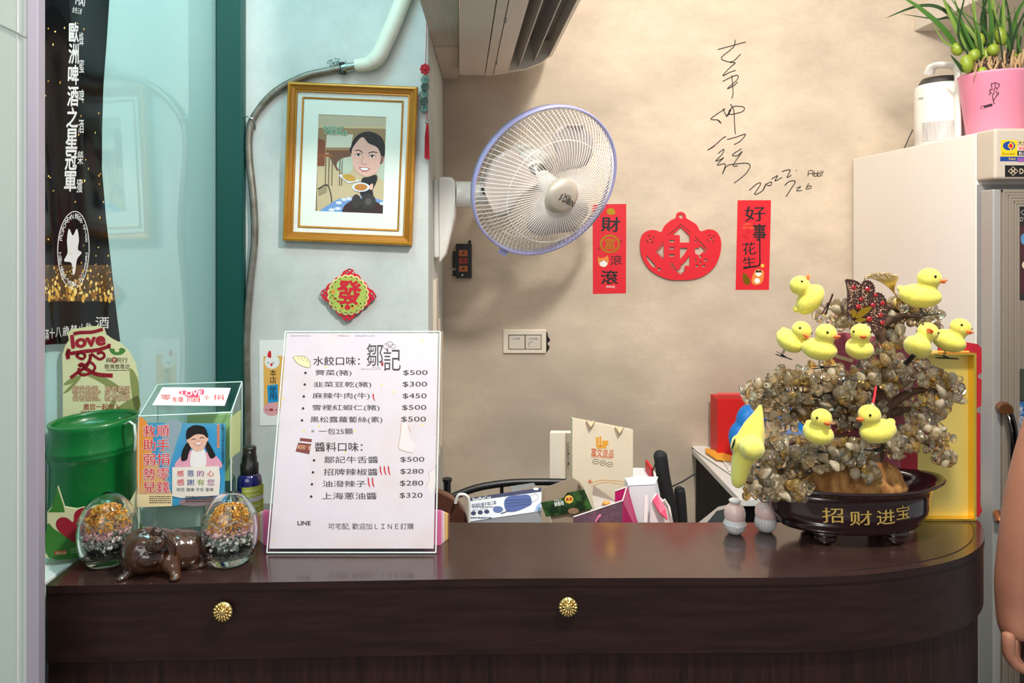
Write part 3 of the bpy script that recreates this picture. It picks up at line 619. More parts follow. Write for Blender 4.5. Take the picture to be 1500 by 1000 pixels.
for q in range(4): S.stroke(c3([(102, 735 + q * 18), (180, 700 + q * 18)]), 0.8, cp('ironblack', (40, 38, 38)), 4)
S.blob(c3([(500, 640), (560, 620), (630, 600), (640, 650), (600, 740), (600, 790), (490, 790)]), cp('shirt', (24, 26, 34)), 4); S.ell(*c3([(450, 840)])[0], 6.6, 10, cp('shoe', (52, 48, 48)), 5); S.ell(*c3([(560, 845)])[0], 11, 12, cp('shoe', (52, 48, 48)), 6); S.ell(*c3([(560, 845)])[0], 5, 5, cp('shoe2', (84, 80, 78)), 7); S.poly(c3([(400, 925), (640, 925), (600, 880), (420, 890)]), cp('ironblack', (40, 38, 38)), 4)
S.blob(c3([(400, 400), (405, 330), (440, 260), (510, 220), (570, 208), (640, 225), (695, 280), (712, 360), (705, 430), (680, 500), (560, 470)]), cp('hair', (16, 14, 18)), 5)
S.ell(*c3([(690, 460)])[0], 3.2, 6.5, cp('skin', (226, 178, 164)), 5)
S.blob(c3([(408, 390), (440, 320), (505, 255), (560, 310), (640, 350), (672, 420), (668, 500), (640, 570), (580, 608), (530, 612), (470, 585), (425, 520)]), cp('skin', (226, 178, 164)), 6)
S.blob(c3([(405, 400), (412, 340), (450, 275), (500, 245), (560, 300), (650, 350), (690, 430), (706, 380), (690, 270), (580, 205), (470, 230), (410, 310)]), cp('hair', (16, 14, 18)), 7)
S.stroke(c3([(440, 378), (475, 375), (508, 398)]), 1.3, BLACK, 8); S.stroke(c3([(560, 402), (600, 390), (640, 398)]), 1.3, BLACK, 8)
for x, y in ((470, 418), (595, 430)): S.ell(*c3([(x, y)])[0], 4.6, 1.7, WHITE, 8); S.ell(*c3([(x, y)])[0], 2.0, 1.7, BLACK, 9); S.stroke(c3([(x - 32, y), (x, y - 12), (x + 32, y)]), 0.9, BLACK, 10)
S.stroke(c3([(515, 430), (495, 490), (520, 505), (550, 500)]), 0.8, cp('blush', (190, 120, 108)), 8); S.blob(c3([(475, 532), (530, 532), (575, 542), (550, 566), (505, 566)]), cp('lip', (176, 70, 80)), 8); S.blob(c3([(488, 538), (530, 537), (564, 545), (545, 558), (505, 556)]), WHITE, 9)
S.poly(c3([(285, 605), (320, 595), (490, 655), (380, 678)]), cp('plate', (214, 220, 230)), 10); S.blob(c3([(320, 605), (400, 600), (440, 630), (440, 655), (370, 655)]), cp('food', (190, 150, 60)), 11)
S.ell(*c3([(492, 713)])[0], 13, 6.8, cp('plate', (214, 220, 230)), 11); S.ell(*c3([(492, 713)])[0], 9.6, 5, cp('food2', (186, 124, 54)), 12); S.blob(c3([(570, 700), (600, 680), (600, 730), (575, 735)]), cp('skin', (226, 178, 164)), 10)
S.text('INSIGHT', (474, 185, 504, 190), cp('green', (40, 130, 70)), 0.05, 12, rot=2.5, edge=(WHITE, 0.06)); S.text('PEOPLE', (477, 191.5, 508, 197), cp('green', (40, 130, 70)), 0.05, 12, rot=2.5, edge=(WHITE, 0.06))
S.build('caricature_print', T)

# diamond ornament
T = thing('diamond_ornament', 'red and green diamond-shaped felt ornament with a red character below the framed picture', 'wall decoration', P(510, 431, 1.792))
S = Sheet((0, 1.790, 0), (1, 0, 0), (0, 0, 1)); d4 = lambda pts: [(440 + x / 10.0, 380 + y / 10.0) for x, y in pts]
kk = F / 1.790; MD = Matrix(((1, 0, 0, 0), (0, 0, -1, 0), (0, 1, 0, 0), (0, 0, 0, 1))); MD.translation = P(510, 431, 1.790)
loc = lambda pts: [((x - 510) / kk, -(y - 431) / kk) for x, y in pts]
out_ = []
crn_ = [(730, 105), (1135, 545), (680, 925), (272, 490)]
for i in range(4):
    a = Vector(crn_[i]); c = Vector(crn_[(i + 1) % 4]); nrm2 = Vector(((c - a).y, -(c - a).x)).normalized()
    for t in [k / 24 for k in range(2, 23)]: q = a.lerp(c, t) + nrm2 * 12 * math.sin(t * math.pi * 8) * (1 if 0.12 < t < .88 else 0); out_.append((q.x, q.y))
hs = [loc(d4(circ(x, y, r, r, 10))) for x, y, r in ((725, 150, 22), (690, 190, 16), (775, 190, 16), (1095, 540, 22), (1045, 500, 16), (1035, 575, 16), (680, 880, 20), (640, 830, 16), (730, 835, 16), (320, 490, 22), (365, 455, 16), (365, 520, 16))]
DR = mat('red_felt', (206, 24, 48), 0.7)
b = holed(loc(d4(out_)), hs, 0.003, DR, MD, 'd', None); b.build('red_diamond', T)
GR = mat('olive_felt', (184, 198, 96), 0.7, col2=(168, 186, 84), scale=60); CRM = mat('cream_trim', (240, 216, 160), 0.6)
def scal(rr, amp): return [(705 + (rr + amp * abs(math.sin(k / 120 * math.pi * 20))) * math.cos(2 * math.pi * k / 120), 515 + (rr + amp * abs(math.sin(k / 120 * math.pi * 20))) * 0.98 * math.sin(2 * math.pi * k / 120)) for k in range(120)]
MD2 = MD.copy(); MD2.translation = MD.translation + Vector((0, -0.0032, 0)); b = holed(loc(d4(scal(285, 22))), [], 0.002, CRM, MD2, 'g', None); b.build('cream_edge', T)
MD2.translation = MD.translation + Vector((0, -0.0054, 0)); b = holed(loc(d4(scal(268, 20))), [], 0.0015, GR, MD2, 'g', None); b.build('green_disc', T)
S = Sheet((0, 1.7828, 0), (1, 0, 0), (0, 0, 1))
S.text('發', (494.5, 411, 528, 445), DR, 0.045, rot=4)
for k in range(20):
    a = 2 * math.pi * (k + .5) / 20; S.ell(440 + (705 + 268 * math.cos(a)) / 10, 380 + (515 + 262 * math.sin(a)) / 10, 1.7, 0.7, mat('dark_felt', (80, 40, 20), .7), 1, 8, math.degrees(a) + 90)
for x, y, r, m in ((488, 427, 3, ORG), (509, 450, 4.4, DR), (501, 448, 1.8, BLACK), (516, 448, 1.8, BLACK), (501, 450.5, 2.4, ORG), (517, 451, 2.4, ORG), (525, 447.5, 1.2, DR), (528, 444.5, 1.2, BLACK)): S.ell(x, y, r, r * .9, m, 1, 12)
for q in range(9): S.ell(487 + q * 1.5, 433 + q * 1.3 + (q % 3), 2.0, 0.8, [BLACK, ORG, DR][q % 3], 1, 8, 10)
S.build('character', T)
# hanging coin charm
T = thing('coin_charm', 'string of green coins with red knot and red tassel hanging at the pillar corner', 'charm', P(623, 110, 1.79))
CH = 1.786; RC = mat('red_cord', (190, 28, 44), 0.7); b = MB(); b.tube([P(626, -40, CH), P(625, 40, CH), P(623, 100, CH), P(624, 140, CH), P(625.5, 182, CH)], 0.0009, RC, 6); b.build('cord', T)
b = MB()
for k in range(8):
    a = 2 * math.pi * k / 8; b.ball(P(622.5 + 5.2 * math.cos(a), 101 + 5.8 * math.sin(a), CH - .001), (0.0042, 0.003, 0.0042), RC, 2)
b.ball(P(622.5, 101, CH - .002), 0.0055, RC, 2); b.build('knot', T)
CG = mat('jade_coin', (62, 84, 76), 0.35, 0.5, col2=(98, 118, 108), scale=60)
for i, y in enumerate((117, 127, 137.5, 148, 158)):
    b = MB(); Mc = frame((0.25 if i % 2 else -0.2, -1, 0.1)); Mc.translation = P(622.5 - (1.5 if i > 1 else 0), y, CH - 0.002 - 0.001 * (i % 2)); b.lathe([(0.0022, 0.0008), (0.0085, 0.0008), (0.0102, 0.0012), (0.0102, -0.0012), (0.0022, -0.0008), (0.0022, 0.0008)], CG, M=Mc, n=24); b.build('coin', T)
b = MB(); b.ball(P(625.5, 179, CH), 0.0045, STEEL, 2); b.build('bead', T)
b = MB(); rn = random.Random(2)
for k in range(26):
    x = rn.uniform(-1, 1); b.tube([P(626 + x * 1.5, 182, CH), P(625.5 + x * 3.2, 200, CH + rn.uniform(-.004, .004)), P(625.5 + x * 3.6, 233 + rn.uniform(-4, 2), CH + rn.uniform(-.004, .004))], 0.0007, RC, 5)
b.build('tassel', T)
# paper sign with hen and pig
S = Sheet((0, 1.7985, 0), (1, 0, 0), (0, 0, 1)); T_ = lambda pts: [(370 + x / 4.545, 480 + y / 4.545) for x, y in pts]
S.slab(T_([(48, 652), (330, 640), (330, 78), (44, 84)]), 0.0006, WHITE)
S.poly(T_([(75, 545), (220, 545), (220, 185), (72, 190)]), mat('orange_panel', (238, 180, 90), .6), 1); S.ell(*T_([(130, 225)])[0], 11, 10.5, WHITE, 2); S.blob(T_([(100, 190), (105, 160), (118, 152), (124, 170), (122, 200)]), RED, 3)
S.ell(*T_([(105, 232)])[0], 0.9, 0.9, BLACK, 3); S.ell(*T_([(138, 232)])[0], 0.9, 0.9, BLACK, 3); S.poly(T_([(116, 245), (125, 258), (136, 243), (126, 232)]), RED, 3); S.vtext('本店', 395, 540.5, 405, 562, BLACK, 0.01, 3)
S.poly(T_([(103, 500), (172, 492), (168, 375), (98, 382)]), mat('blue_patch', (20, 150, 210), .6), 3); S.vtext('使用', 394.5, 565, 405, 586, BLACK, 0.005, 4)
S.ell(*T_([(128, 540)])[0], 12.5, 10, mat('pig_pink', (232, 166, 170), .6), 2); S.ell(*T_([(125, 545)])[0], 3.2, 2, mat('snout_red', (170, 50, 60), .6), 3); S.ell(*T_([(95, 545)])[0], 1, 1, BLACK, 3); S.ell(*T_([(158, 545)])[0], 1, 1, BLACK, 3)
tag(S.build('paper_sign', off=P(400, 560, 1.7985)), 'white paper notice with cartoon hen, blue patch and pig face on the pillar', 'sign')

# ------------------------------------------------------------------ glossy banner hanging on the glass
BN = g0 + gn * 0.016; wv = lambda u, v: 0.003 + 0.003 * math.sin(v * 7.0 + u * 9) + 0.004 * math.sin(u * 42 + 2.0 * math.sin(v * 3)) * (0.6 + 0.4 * math.sin(v * 2 + 1)) + 0.0015 * math.sin(u * 60 + v * 5)
S = Sheet((BN.x, BN.y, 1.75), -gd, (0, 0, 1), wv)
BKP = mat('black_glossy_banner', (10, 11, 15), 0.10, spec=.22); BKB = mat('amber_bokeh_band', (96, 66, 28), 0.14, col2=(40, 30, 20), scale=30)
def bgrid(xl, pr, rows, m, lv, nu=26, nv=40):
    vs = []; fs = []
    for j in range(nv + 1):
        y = rows[0] + (rows[1] - rows[0]) * j / nv; ul, vl = S.uv(xl, y + 6 * (1 if rows[1] > 490 else 0) * (j / nv)); xr = pr(y); ur, vr = S.uv(xr, y)
        for i in range(nu + 1):
            u = ul + (ur - ul) * i / nu; v = vl + (vr - vl) * i / nu; vs.append(S.at(u, v, lv * 0.00015))
    for j in range(nv):
        for i in range(nu): a = j * (nu + 1) + i; fs.append((a + nu + 1, a + nu + 2, a + 1, a))
    S.b.add(vs, fs, m, True)
def right(y):
    ks = [(-60, 162), (0, 159), (60, 155), (130, 148.5), (190, 145.5), (250, 145), (320, 152), (400, 163), (450, 170), (500, 177.5)]
    for (a, xa), (c, xc) in zip(ks[:-1], ks[1:]):
        if a <= y <= c: return xa + (xc - xa) * (y - a) / (c - a)
    return ks[-1][1]
bgrid(40, right, (-60, 500), BKP, 0); bgrid(58, lambda y: right(y) - 0.3, (388, 441), BKB, 1, 26, 8)
rn = random.Random(9)
AM = [mat('bokeh_gold', (222, 170, 70), .2), mat('bokeh_bright', (248, 218, 130), .2), mat('bokeh_brown', (150, 102, 44), .2)]
for k in range(250):
    y = 386 + 53 * rn.random() ** 0.6; x = rn.uniform(64, right(y) - 3); r = rn.uniform(0.6, 2.3) * (0.6 + (y - 388) / 60); S.ell(x, y, r * 0.75, r * rn.uniform(1, 1.8), rn.choice(AM), 2 + k % 3, 10)
for k in range(36):
    y = rn.uniform(30, 385); x = rn.uniform(66, right(y) - 2); S.ell(x, y, rn.uniform(.5, 1.1), rn.uniform(.8, 2.2), rn.choice(AM[:2]), 2, 8)
WPR = mat('white_banner_print', (225, 225, 225), .2)
S.vtext('歐洲啤酒之星冠軍', 93, 32, 107, 281, WPR, 0.03, 3); 
for ch, y in zip('蜂蜜啤酒榮獲', (57, 97, 141, 185, 231, 272)): S.text(ch, (108, y - 10, 116, y + 10), WPR, 0, 3)
S.text('MAI', (103, -4, 120, 8), WPR, 0.02, 3, rot=12); S.text('金色三麥', (97, 11, 114, 20), WPR, 0, 3, rot=12)
S.ring(107, 366, 21, 57, 1.1, WPR, 3, 48); 
for k, ch in enumerate('EUROPEAN BEER STAR'):
    a = R(200 + k * 8.4); S.text(ch, (107 + 17.5 * math.cos(a) - 1.6, 366 + 50 * math.sin(a) - 3.5, 107 + 17.5 * math.cos(a) + 1.6, 366 + 50 * math.sin(a) + 3.5), WPR, 0, 3) if ch != ' ' else None
for k, ch in enumerate('THE BEER TASTING GOLD AWARD'):
    a = R(172 - k * 6.3); S.text(ch, (107 + 17.5 * math.cos(a) - 1.5, 366 + 50 * math.sin(a) - 3.5, 107 + 17.5 * math.cos(a) + 1.5, 366 + 50 * math.sin(a) + 3.5), WPR, 0, 3) if ch != ' ' else None
S.blob([(100, 335), (105, 345), (110, 335), (113, 350), (112, 365), (117, 370), (111, 380), (109, 398), (106, 402), (104, 385), (95, 382), (99, 370), (98, 352)], WPR, 3)
for i, ch in enumerate('滿十八歲禁止飲'): S.text(ch, (63 + i * 10.2, 482 - i * 1.6, 71.5 + i * 10.2, 497 - i * 1.6), WPR, 0.005, 3)
S.text('酒', (138, 464, 158, 481), WPR, 0.005, 3)
tag(S.build('beer_banner', off=P(110, 300, 1.2)), 'black glossy beer banner with white characters hanging on the glass partition', 'banner')
# ------------------------------------------------------------------ left end of the counter: donation things
CARD = mat('cream_card', (214, 214, 164), 0.6, col2=(226, 226, 186), scale=4); DGR = mat('printed_green', (58, 128, 46), 0.55); CRED = mat('crimson_print', (160, 22, 44), 0.5)
T = thing('donation_stand', 'printed cardboard donation stand with a red heart, around the green coin tube', 'stand', (-0.60, 1.15, ZC))
A = Vector((-0.690, 1.195, ZC)); B_ = Vector((-0.590, 1.245, ZC)); S = Sheet(A, B_ - A, (0, 0, 1))
ol = [(92, 800), (92, 560), (91, 520), (96, 505), (101, 498), (99, 488), (104, 482), (115, 481), (130, 478), (147, 477.5), (153, 481), (156, 490), (164, 496), (178, 503), (190, 515), (199, 532), (203, 550), (204, 800)]
S.slab(ol, 0.003, CARD)
OLV = mat('olive_leaf_print', (140, 150, 90), 0.6)
for l_ in ([(93, 563), (105, 553), (120, 550), (104, 562)], [(118, 545), (150, 551), (175, 566), (186, 580), (168, 572), (140, 556)], [(190, 540), (203, 560), (203, 615), (195, 590)], [(93, 575), (112, 556), (118, 554), (102, 572)], [(170, 600), (190, 585), (203, 580), (203, 600)], [(150, 610), (165, 585), (172, 582), (160, 612)]): S.blob(l_, OLV, 1)
k3 = lambda pts: [(50 + x / 4.545, 460 + y / 4.545) for x, y in pts]
S.text('love', (105, 489, 153, 507), CRED, 0.07, 3, rot=-6)
for pts, wd in (([(265, 130), (310, 122), (390, 118), (455, 100)], 5), ([(228, 295), (222, 265), (232, 235)], 6), ([(240, 262), (330, 248), (430, 236), (500, 212)], 5.5), ([(500, 200), (498, 225)], 5), ([(285, 275), (310, 255), (340, 275), (320, 298), (285, 280), (290, 265)], 4), ([(420, 262), (455, 255), (468, 280), (440, 300), (410, 285), (380, 262)], 4), ([(375, 268), (372, 300), (345, 350), (300, 380), (245, 422)], 5), ([(300, 345), (320, 335), (350, 365), (420, 400), (520, 408)], 6), ([(345, 335), (375, 320), (405, 350), (385, 385), (330, 405), (300, 390), (298, 360)], 4)): S.stroke(k3(pts), wd, CRED, 3)

S.blob([(160, 512), (164, 510), (171, 512), (178, 509), (184, 513), (178, 519), (166, 519)], mat('lotus_green', (70, 130, 60), .5), 2); S.ell(171.5, 513, 3.4, 2.6, CARD, 3)
DK = mat('dark_brown_print', (60, 44, 34), .5)
S.text('與  同行', (155, 523.5, 187, 531), DK, 0.01); S.ell(167.5, 527, 4.3, 4.3, CRED, 2); S.text('愛', (165, 524.5, 170, 529.5), CARD, 0, 3); S.text('慈濟感恩您', (153, 533, 190, 540), DK, 0.01); S.lines((155, 541.5, 190, 543), 1, DK, 0.8)
S.text('賑災救援。孩有希望', (106, 565, 190, 576), CARD, 0.0, 3, edge=(CRED, 0.07)); S.text('長者關懷、教育扶助', (106, 577, 190, 587), CARD, 0.0, 3, edge=(CRED, 0.07))
S.text('邀您一起加入', (122, 591, 176, 600), CRED, 0.02); S.text('捐款助人行動！', (118, 601, 178, 610), CRED, 0.02)
S.build('back_board', T)
A2 = Vector((-0.6335, 1.053, ZC)); B2 = Vector((-0.520, 1.101, ZC)); S = Sheet(A2, B2 - A2, (0, 0, 1))
S.slab([(70, 818), (69, 750), (76, 742), (82, 722), (85, 711), (95, 742), (112, 745), (126, 742), (140, 738), (160, 740), (180, 748), (190, 735), (200, 716), (206, 728), (206, 806)], 0.003, CARD)
S.blob([(69.5, 768), (80, 775), (95, 782), (112, 775), (128, 780), (150, 790), (175, 780), (205, 765), (206, 808), (140, 813), (72, 817)], DGR, 1, 4); S.poly([(70, 750), (76, 743), (84, 713), (93, 740), (95, 750)], DGR, 1)
S.blob([(115, 797), (98, 787), (85, 776), (82, 765), (88, 758), (98, 758), (107, 764), (109, 752), (116, 745), (126, 743), (137, 747), (142, 760), (138, 778), (128, 790)], CRED, 2); S.poly([(80, 807), (98, 805.5), (98, 811.5), (80, 812.5)], mat('orange_red_print', (204, 82, 44), .5), 2); S.text('溫馨捐贈', (82, 807.5, 97, 811.5), CARD, 0, 3, rot=-2)
S.lines((103, 803, 117, 811), 3, mat('pale_green_print', (170, 200, 150), .5), .5); o = S.build('front_pocket', T)
b = MB(); b.add([A2 + Vector((0, 0, .001)), B2 + Vector((0, 0, .001)), B_ + Vector((0, 0, .001)), A + Vector((0, 0, .001)), A2 + Vector((0, 0, .006)), B2 + Vector((0, 0, .006)), B_ + Vector((0, 0, .006)), A + Vector((0, 0, .006))], [(3, 2, 1, 0), (4, 5, 6, 7), (0, 1, 5, 4), (1, 2, 6, 5), (2, 3, 7, 6), (3, 0, 4, 7)], CARD); b.build('base', T)

GRN = mat('green_bamboo_plastic', (6, 118, 52), 0.3, col2=(4, 104, 44), scale=4, coat=0.3)
T = thing('bamboo_coin_bank', 'green plastic bamboo-shaped coin bank standing in the cardboard donation stand', 'coin bank', (-0.621, 1.160, ZC + 0.007))
b = MB(); r0 = 0.0655; zt = ZC + 0.007; zz = lambda y, Y=1.16: CZ - (y - CY) / F * Y
def tilt(q, a): q.z += (q.x) * 0.05 if q.z > 0.06 else 0; return q
Mt = Matrix.Translation((-0.621, 1.160, zt))
b.lathe([(r0 - .004, 0), (r0 - .001, 0.004), (r0 - .003, 0.05), (r0 - .004, 0.105), (r0, 0.1165), (r0 + .0015, 0.119), (r0 - .0008, 0.1215), (r0 + .0015, 0.124), (r0, 0.1275), (r0 - .003, 0.14), (r0 - .003, 0.158), (r0 - .001, 0.166), (r0 - .0045, 0.167), (r0 - .006, 0.162), (r0 - .006, 0.15), (0.001, 0.149)], GRN, n=56, M=Mt, fn=tilt); b.build('tube', T)
b = MB(); dv = [Vector((-0.0, -1, 0))]; fp = lambda x, y: (lambda X: Vector((X, 1.160 - math.sqrt(max(1e-6, (r0 - .0035) ** 2 - (X + .621) ** 2)) - .0005, CZ - (y - CY) / F * 1.097)))((x - CX) / F * 1.097)
for st in ([(130, 637), (139, 655), (141, 660)], [(150, 637), (144, 650), (141, 660)], [(134, 636), (141, 650), (146, 637)]): b.tube([fp(*p) for p in st], 0.0006, mat('green_emboss', (30, 140, 76), .3), 5)
b.build('embossed_mark', T)
b = MB(); b.tube([P(183, 621, 1.135), P(190, 617, 1.125), P(197, 622, 1.12), P(199, 640, 1.118), P(198, 660, 1.118)], 0.0022, mat('white_tape', (226, 230, 226), .6), 6, flat=0.5); b.build('tape', T)

# coin box of clear acrylic
yb = R(10); ub = Vector((math.cos(yb), math.sin(yb), 0)); db = Vector((-math.sin(yb), math.cos(yb), 0)); ob = Vector((-0.521, 1.096, ZC + 0.0005)); W_, D_, Hf, Hb = 0.131, 0.105, 0.190, 0.216
MBX = Matrix((ub, db, Vector((0, 0, 1)))).transposed().to_4x4(); MBX.translation = ob
T = thing('donation_box', 'clear acrylic coin box with a poster of a smiling girl and a sloping lid', 'box', ob)
b = MB(); t = 0.003
def wallq(b, pts, m): b.add(pts, [(3, 2, 1, 0), (4, 5, 6, 7), (0, 1, 5, 4), (1, 2, 6, 5), (2, 3, 7, 6), (3, 0, 4, 7)], m, False, MBX)
wallq(b, [(0, 0, 0), (W_, 0, 0), (W_, t, 0), (0, t, 0), (0, 0, Hf), (W_, 0, Hf), (W_, t, Hf), (0, t, Hf)], CLEAR)
wallq(b, [(0, D_ - t, 0), (W_, D_ - t, 0), (W_, D_, 0), (0, D_, 0), (0, D_ - t, Hb - .001), (W_, D_ - t, Hb - .001), (W_, D_, Hb), (0, D_, Hb)], CLEAR)
for x in (0, W_ - t): wallq(b, [(x, t + .0002, 0), (x + t, t + .0002, 0), (x + t, D_ - t - .0002, 0), (x, D_ - t - .0002, 0), (x, t + .0002, Hf), (x + t, t + .0002, Hf), (x + t, D_ - t - .0002, Hb - .001), (x, D_ - t - .0002, Hb - .001)], CLEAR)
b.build('box_walls', T)
b = MB(); wallq(b, [(0, 0, Hf + .0003), (W_, 0, Hf + .0003), (W_, D_, Hb + .0003), (0, D_, Hb + .0003), (0, 0, Hf + .0033), (W_, 0, Hf + .0033), (W_, D_, Hb + .0033), (0, D_, Hb + .0033)], CLEAR); b.build('lid', T)
EDG = mat('acrylic_edge', (214, 232, 230), 0.15, spec=0.8)
b = MB()
for pth in ([(0, 0, 0), (0, 0, Hf)], [(W_, 0, 0), (W_, 0, Hf)], [(0, 0, Hf + .002), (W_, 0, Hf + .002)], [(0, 0, Hf + .002), (0, D_, Hb + .002)], [(W_, 0, Hf + .002), (W_, D_, Hb + .002)], [(0, D_, Hb + .002), (W_, D_, Hb + .002)], [(W_, D_, 0), (W_, D_, Hb)], [(0, D_, 0), (0, D_, Hb)]): b.tube([MBX @ Vector(p) for p in pth], 0.0011, EDG, 6)
b.build('polished_edges', T)
S = Sheet(ob - db * 0.0006, ub, (0, 0, 1)); g5 = lambda pts: [(190 + x / 4.35, 550 + y / 4.35) for x, y in pts]
BLU = mat('poster_blue', (44, 150, 206), 0.45, col2=(96, 172, 206), scale=14, lo=.4, hi=.7); PCH = mat('poster_peach', (232, 176, 100), .45, col2=(206, 176, 140), scale=16)
S.slab(g5([(48, 838), (270, 830), (330, 822), (450, 828), (605, 790), (612, 305), (52, 300)]), 0.0004, BLU)
S.poly(g5([(48, 838), (270, 830), (270, 755), (52, 300)]), PCH, 1); S.blob(g5([(52, 300), (110, 300), (150, 420), (90, 600), (50, 740)]), mat('poster_orange', (240, 156, 60), .45), 1.5); S.poly(g5([(46, 838), (270, 830), (272, 755), (46, 755)]), mat('poster_cream', (246, 226, 176), .5), 2)
S.blob(g5([(225, 300), (330, 300), (300, 420), (260, 560), (230, 700), (205, 500)]), mat('poster_grey', (150, 172, 184), .5), 1)
S.blob(g5([(330, 822), (450, 828), (560, 800), (600, 770), (450, 780), (330, 790)]), mat('poster_grey2', (150, 130, 136), .5), 2)
PR = mat('poster_red', (222, 40, 60), .5)
for ch, x0, y0 in zip('順手捐零錢', [172] * 5, (315, 405, 495, 588, 672)): S.text(ch, (190 + (x0 + 2) / 4.35, 550 + y0 / 4.35, 190 + (x0 + 80) / 4.35, 550 + (y0 + 74) / 4.35), PR, 0.02, 4, edge=(WHITE, 0.03))
for ch, x0, y0 in zip('救助弱勢兒', [86] * 5, (315, 405, 498, 588, 672)): S.text(ch, (190 + x0 / 4.35, 550 + y0 / 4.35, 190 + (x0 + 78) / 4.35, 550 + (y0 + 74) / 4.35), PR, 0.02, 4, edge=(WHITE, 0.03))
SK = mat('print_girl_skin', (236, 190, 168), .5); HR = mat('print_hair', (16, 14, 16), .5); PK = mat('print_pink', (232, 166, 188), .5)
S.blob(g5([(300, 590), (330, 510), (380, 480), (430, 470), (500, 490), (560, 520), (572, 590)]), PK, 3); S.blob(g5([(395, 480), (430, 470), (478, 470), (482, 580), (392, 580)]), WHITE, 4)
S.blob(g5([(330, 540), (335, 480), (370, 420), (395, 440), (375, 500), (365, 535)]), HR, 5); S.blob(g5([(480, 430), (500, 420), (540, 490), (545, 515), (515, 525), (490, 470)]), HR, 5)
S.blob(g5([(370, 390), (380, 340), (440, 330), (490, 360), (495, 410), (470, 465), (430, 482), (395, 460), (375, 425)]), SK, 6); S.ell(*g5([(374, 415)])[0], 2.2, 4, SK, 5); S.ell(*g5([(492, 400)])[0], 2.2, 4, SK, 5)
S.blob(g5([(362, 400), (365, 345), (400, 318), (440, 315), (480, 330), (500, 380), (494, 395), (470, 375), (430, 372), (400, 385), (380, 400)]), HR, 7)
for x, y in ((408, 405), (462, 395)): S.stroke(g5([(x - 14, y + 3), (x, y - 4), (x + 14, y + 1)]), 0.9, HR, 8)
S.blob(g5([(412, 428), (440, 428), (465, 420), (455, 438), (435, 444), (418, 438)]), WHITE, 8); S.stroke(g5([(410, 427), (440, 442), (466, 419)]), .8, PR, 9); S.stroke(g5([(432, 412), (440, 416), (446, 411)]), .6, mat('print_shade', (200, 140, 120), .5), 8)
S.poly(g5([(272, 582), (570, 575), (578, 650), (570, 760), (330, 778), (272, 765)]), mat('placard', (240, 236, 226), .5), 8)
CO = [mat('pp', (150, 60, 140), .5), mat('pb', (60, 70, 150), .5), mat('pg', (130, 160, 60), .5), PR]
for i, ch in enumerate('感恩的心'): x = 303 + i * 64; S.text(ch, (190 + x / 4.35, 550 + 602 / 4.35, 190 + (x + 44) / 4.35, 550 + 640 / 4.35), [PR, CO[1], CO[0], PR][i], 0.01, 10)
for i, ch in enumerate('感謝有您'): x = 303 + i * 64; S.text(ch, (190 + x / 4.35, 550 + 657 / 4.35, 190 + (x + 46) / 4.35, 550 + 697 / 4.35), [CO[3], CO[1], CO[2], CO[0]][i], 0.01, 10)
S.text('祝您 健康 平安 喜樂', (190 + 300 / 4.35, 550 + 712 / 4.35, 190 + 535 / 4.35, 550 + 735 / 4.35), mat('pdk', (50, 60, 80), .5), 0.0, 10)
S.rect(190 + 557 / 4.35, 550 + 310 / 4.35, 190 + 573 / 4.35, 550 + 460 / 4.35, PCH, 3); S.vtext('捐愛助學幫助弱勢兒', 318.3, 622, 321.5, 655, PR, 0, 4)
S.vtext('財團法人兒童少年家庭關懷協會', 324.5, 621, 328, 680, BLACK, 0, 4)
S.lines((219, 726, 252, 738), 4, DK, .45, 4, 3); S.lines((272, 726, 313, 736), 3, DK, .45, 11, 4)
S.build('poster', T)
lv_ = Vector((0, D_, Hb - Hf)).normalized(); VL = (MBX.to_3x3() @ lv_); S = Sheet(MBX @ Vector((0, 0, Hf + .0036)), ub, VL)
S.slab([(223, 593), (329, 594), (338, 568), (238, 567)], 0.0003, WHITE); S.blob([(281, 582), (268, 579), (262, 575), (267, 572), (281, 573), (296, 570), (299, 574), (296, 579)], mat('heart_pink', (234, 70, 110), .5), 2)
S.text('LOVE', (266, 572.5, 296, 579.5), WHITE, 0.03, 3, rot=-1)
for ch, bx in zip('零錢順手捐', ((235, 578, 251, 586), (252, 581, 269, 589), (273, 581, 294, 589.5), (298, 579, 308, 586), (312, 577.5, 328, 586))): S.text(ch, bx, PR, 0, 2)
S.build('lid_sheet', T)
b = MB(); GP = mat('pale_green_paper', (186, 222, 150), .7); wallq(b, [(0.055, 0.06, .07), (W_ - .008, 0.06, .07), (W_ - .008, 0.07, .07), (0.055, 0.07, .07), (0.055, 0.06, .175), (W_ - .008, 0.06, .175), (W_ - .008, 0.07, .178), (0.055, 0.07, .178)], GP); b.build('green_banknote', T)
S = Sheet(MBX @ Vector((W_ + .0006, 0, 0)), db, (0, 0, 1)); S.slab([(337, 672), (352, 660), (353, 600), (337, 612)], .0004, mat('lime_note', (206, 224, 160), .7)); S.build('side_note', T)
b = MB(); wallq(b, [(0.012, 0.05, .004), (W_ - .05, 0.05, .004), (W_ - .05, 0.052, .004), (0.012, 0.052, .004), (0.012, 0.05, .055), (W_ - .05, 0.05, .055), (W_ - .05, 0.052, .055), (0.012, 0.052, .055)], mat('pale_paper', (206, 218, 210), .7)); wallq(b, [(W_ - .045, 0.04, .004), (W_ - .005, 0.04, .004), (W_ - .005, 0.041, .004), (W_ - .045, 0.041, .004), (W_ - .045, 0.04, .05), (W_ - .005, 0.04, .05), (W_ - .005, 0.041, .05), (W_ - .045, 0.041, .05)], mat('receipt_paper', (206, 184, 168), .7)); b.build('receipts', T)
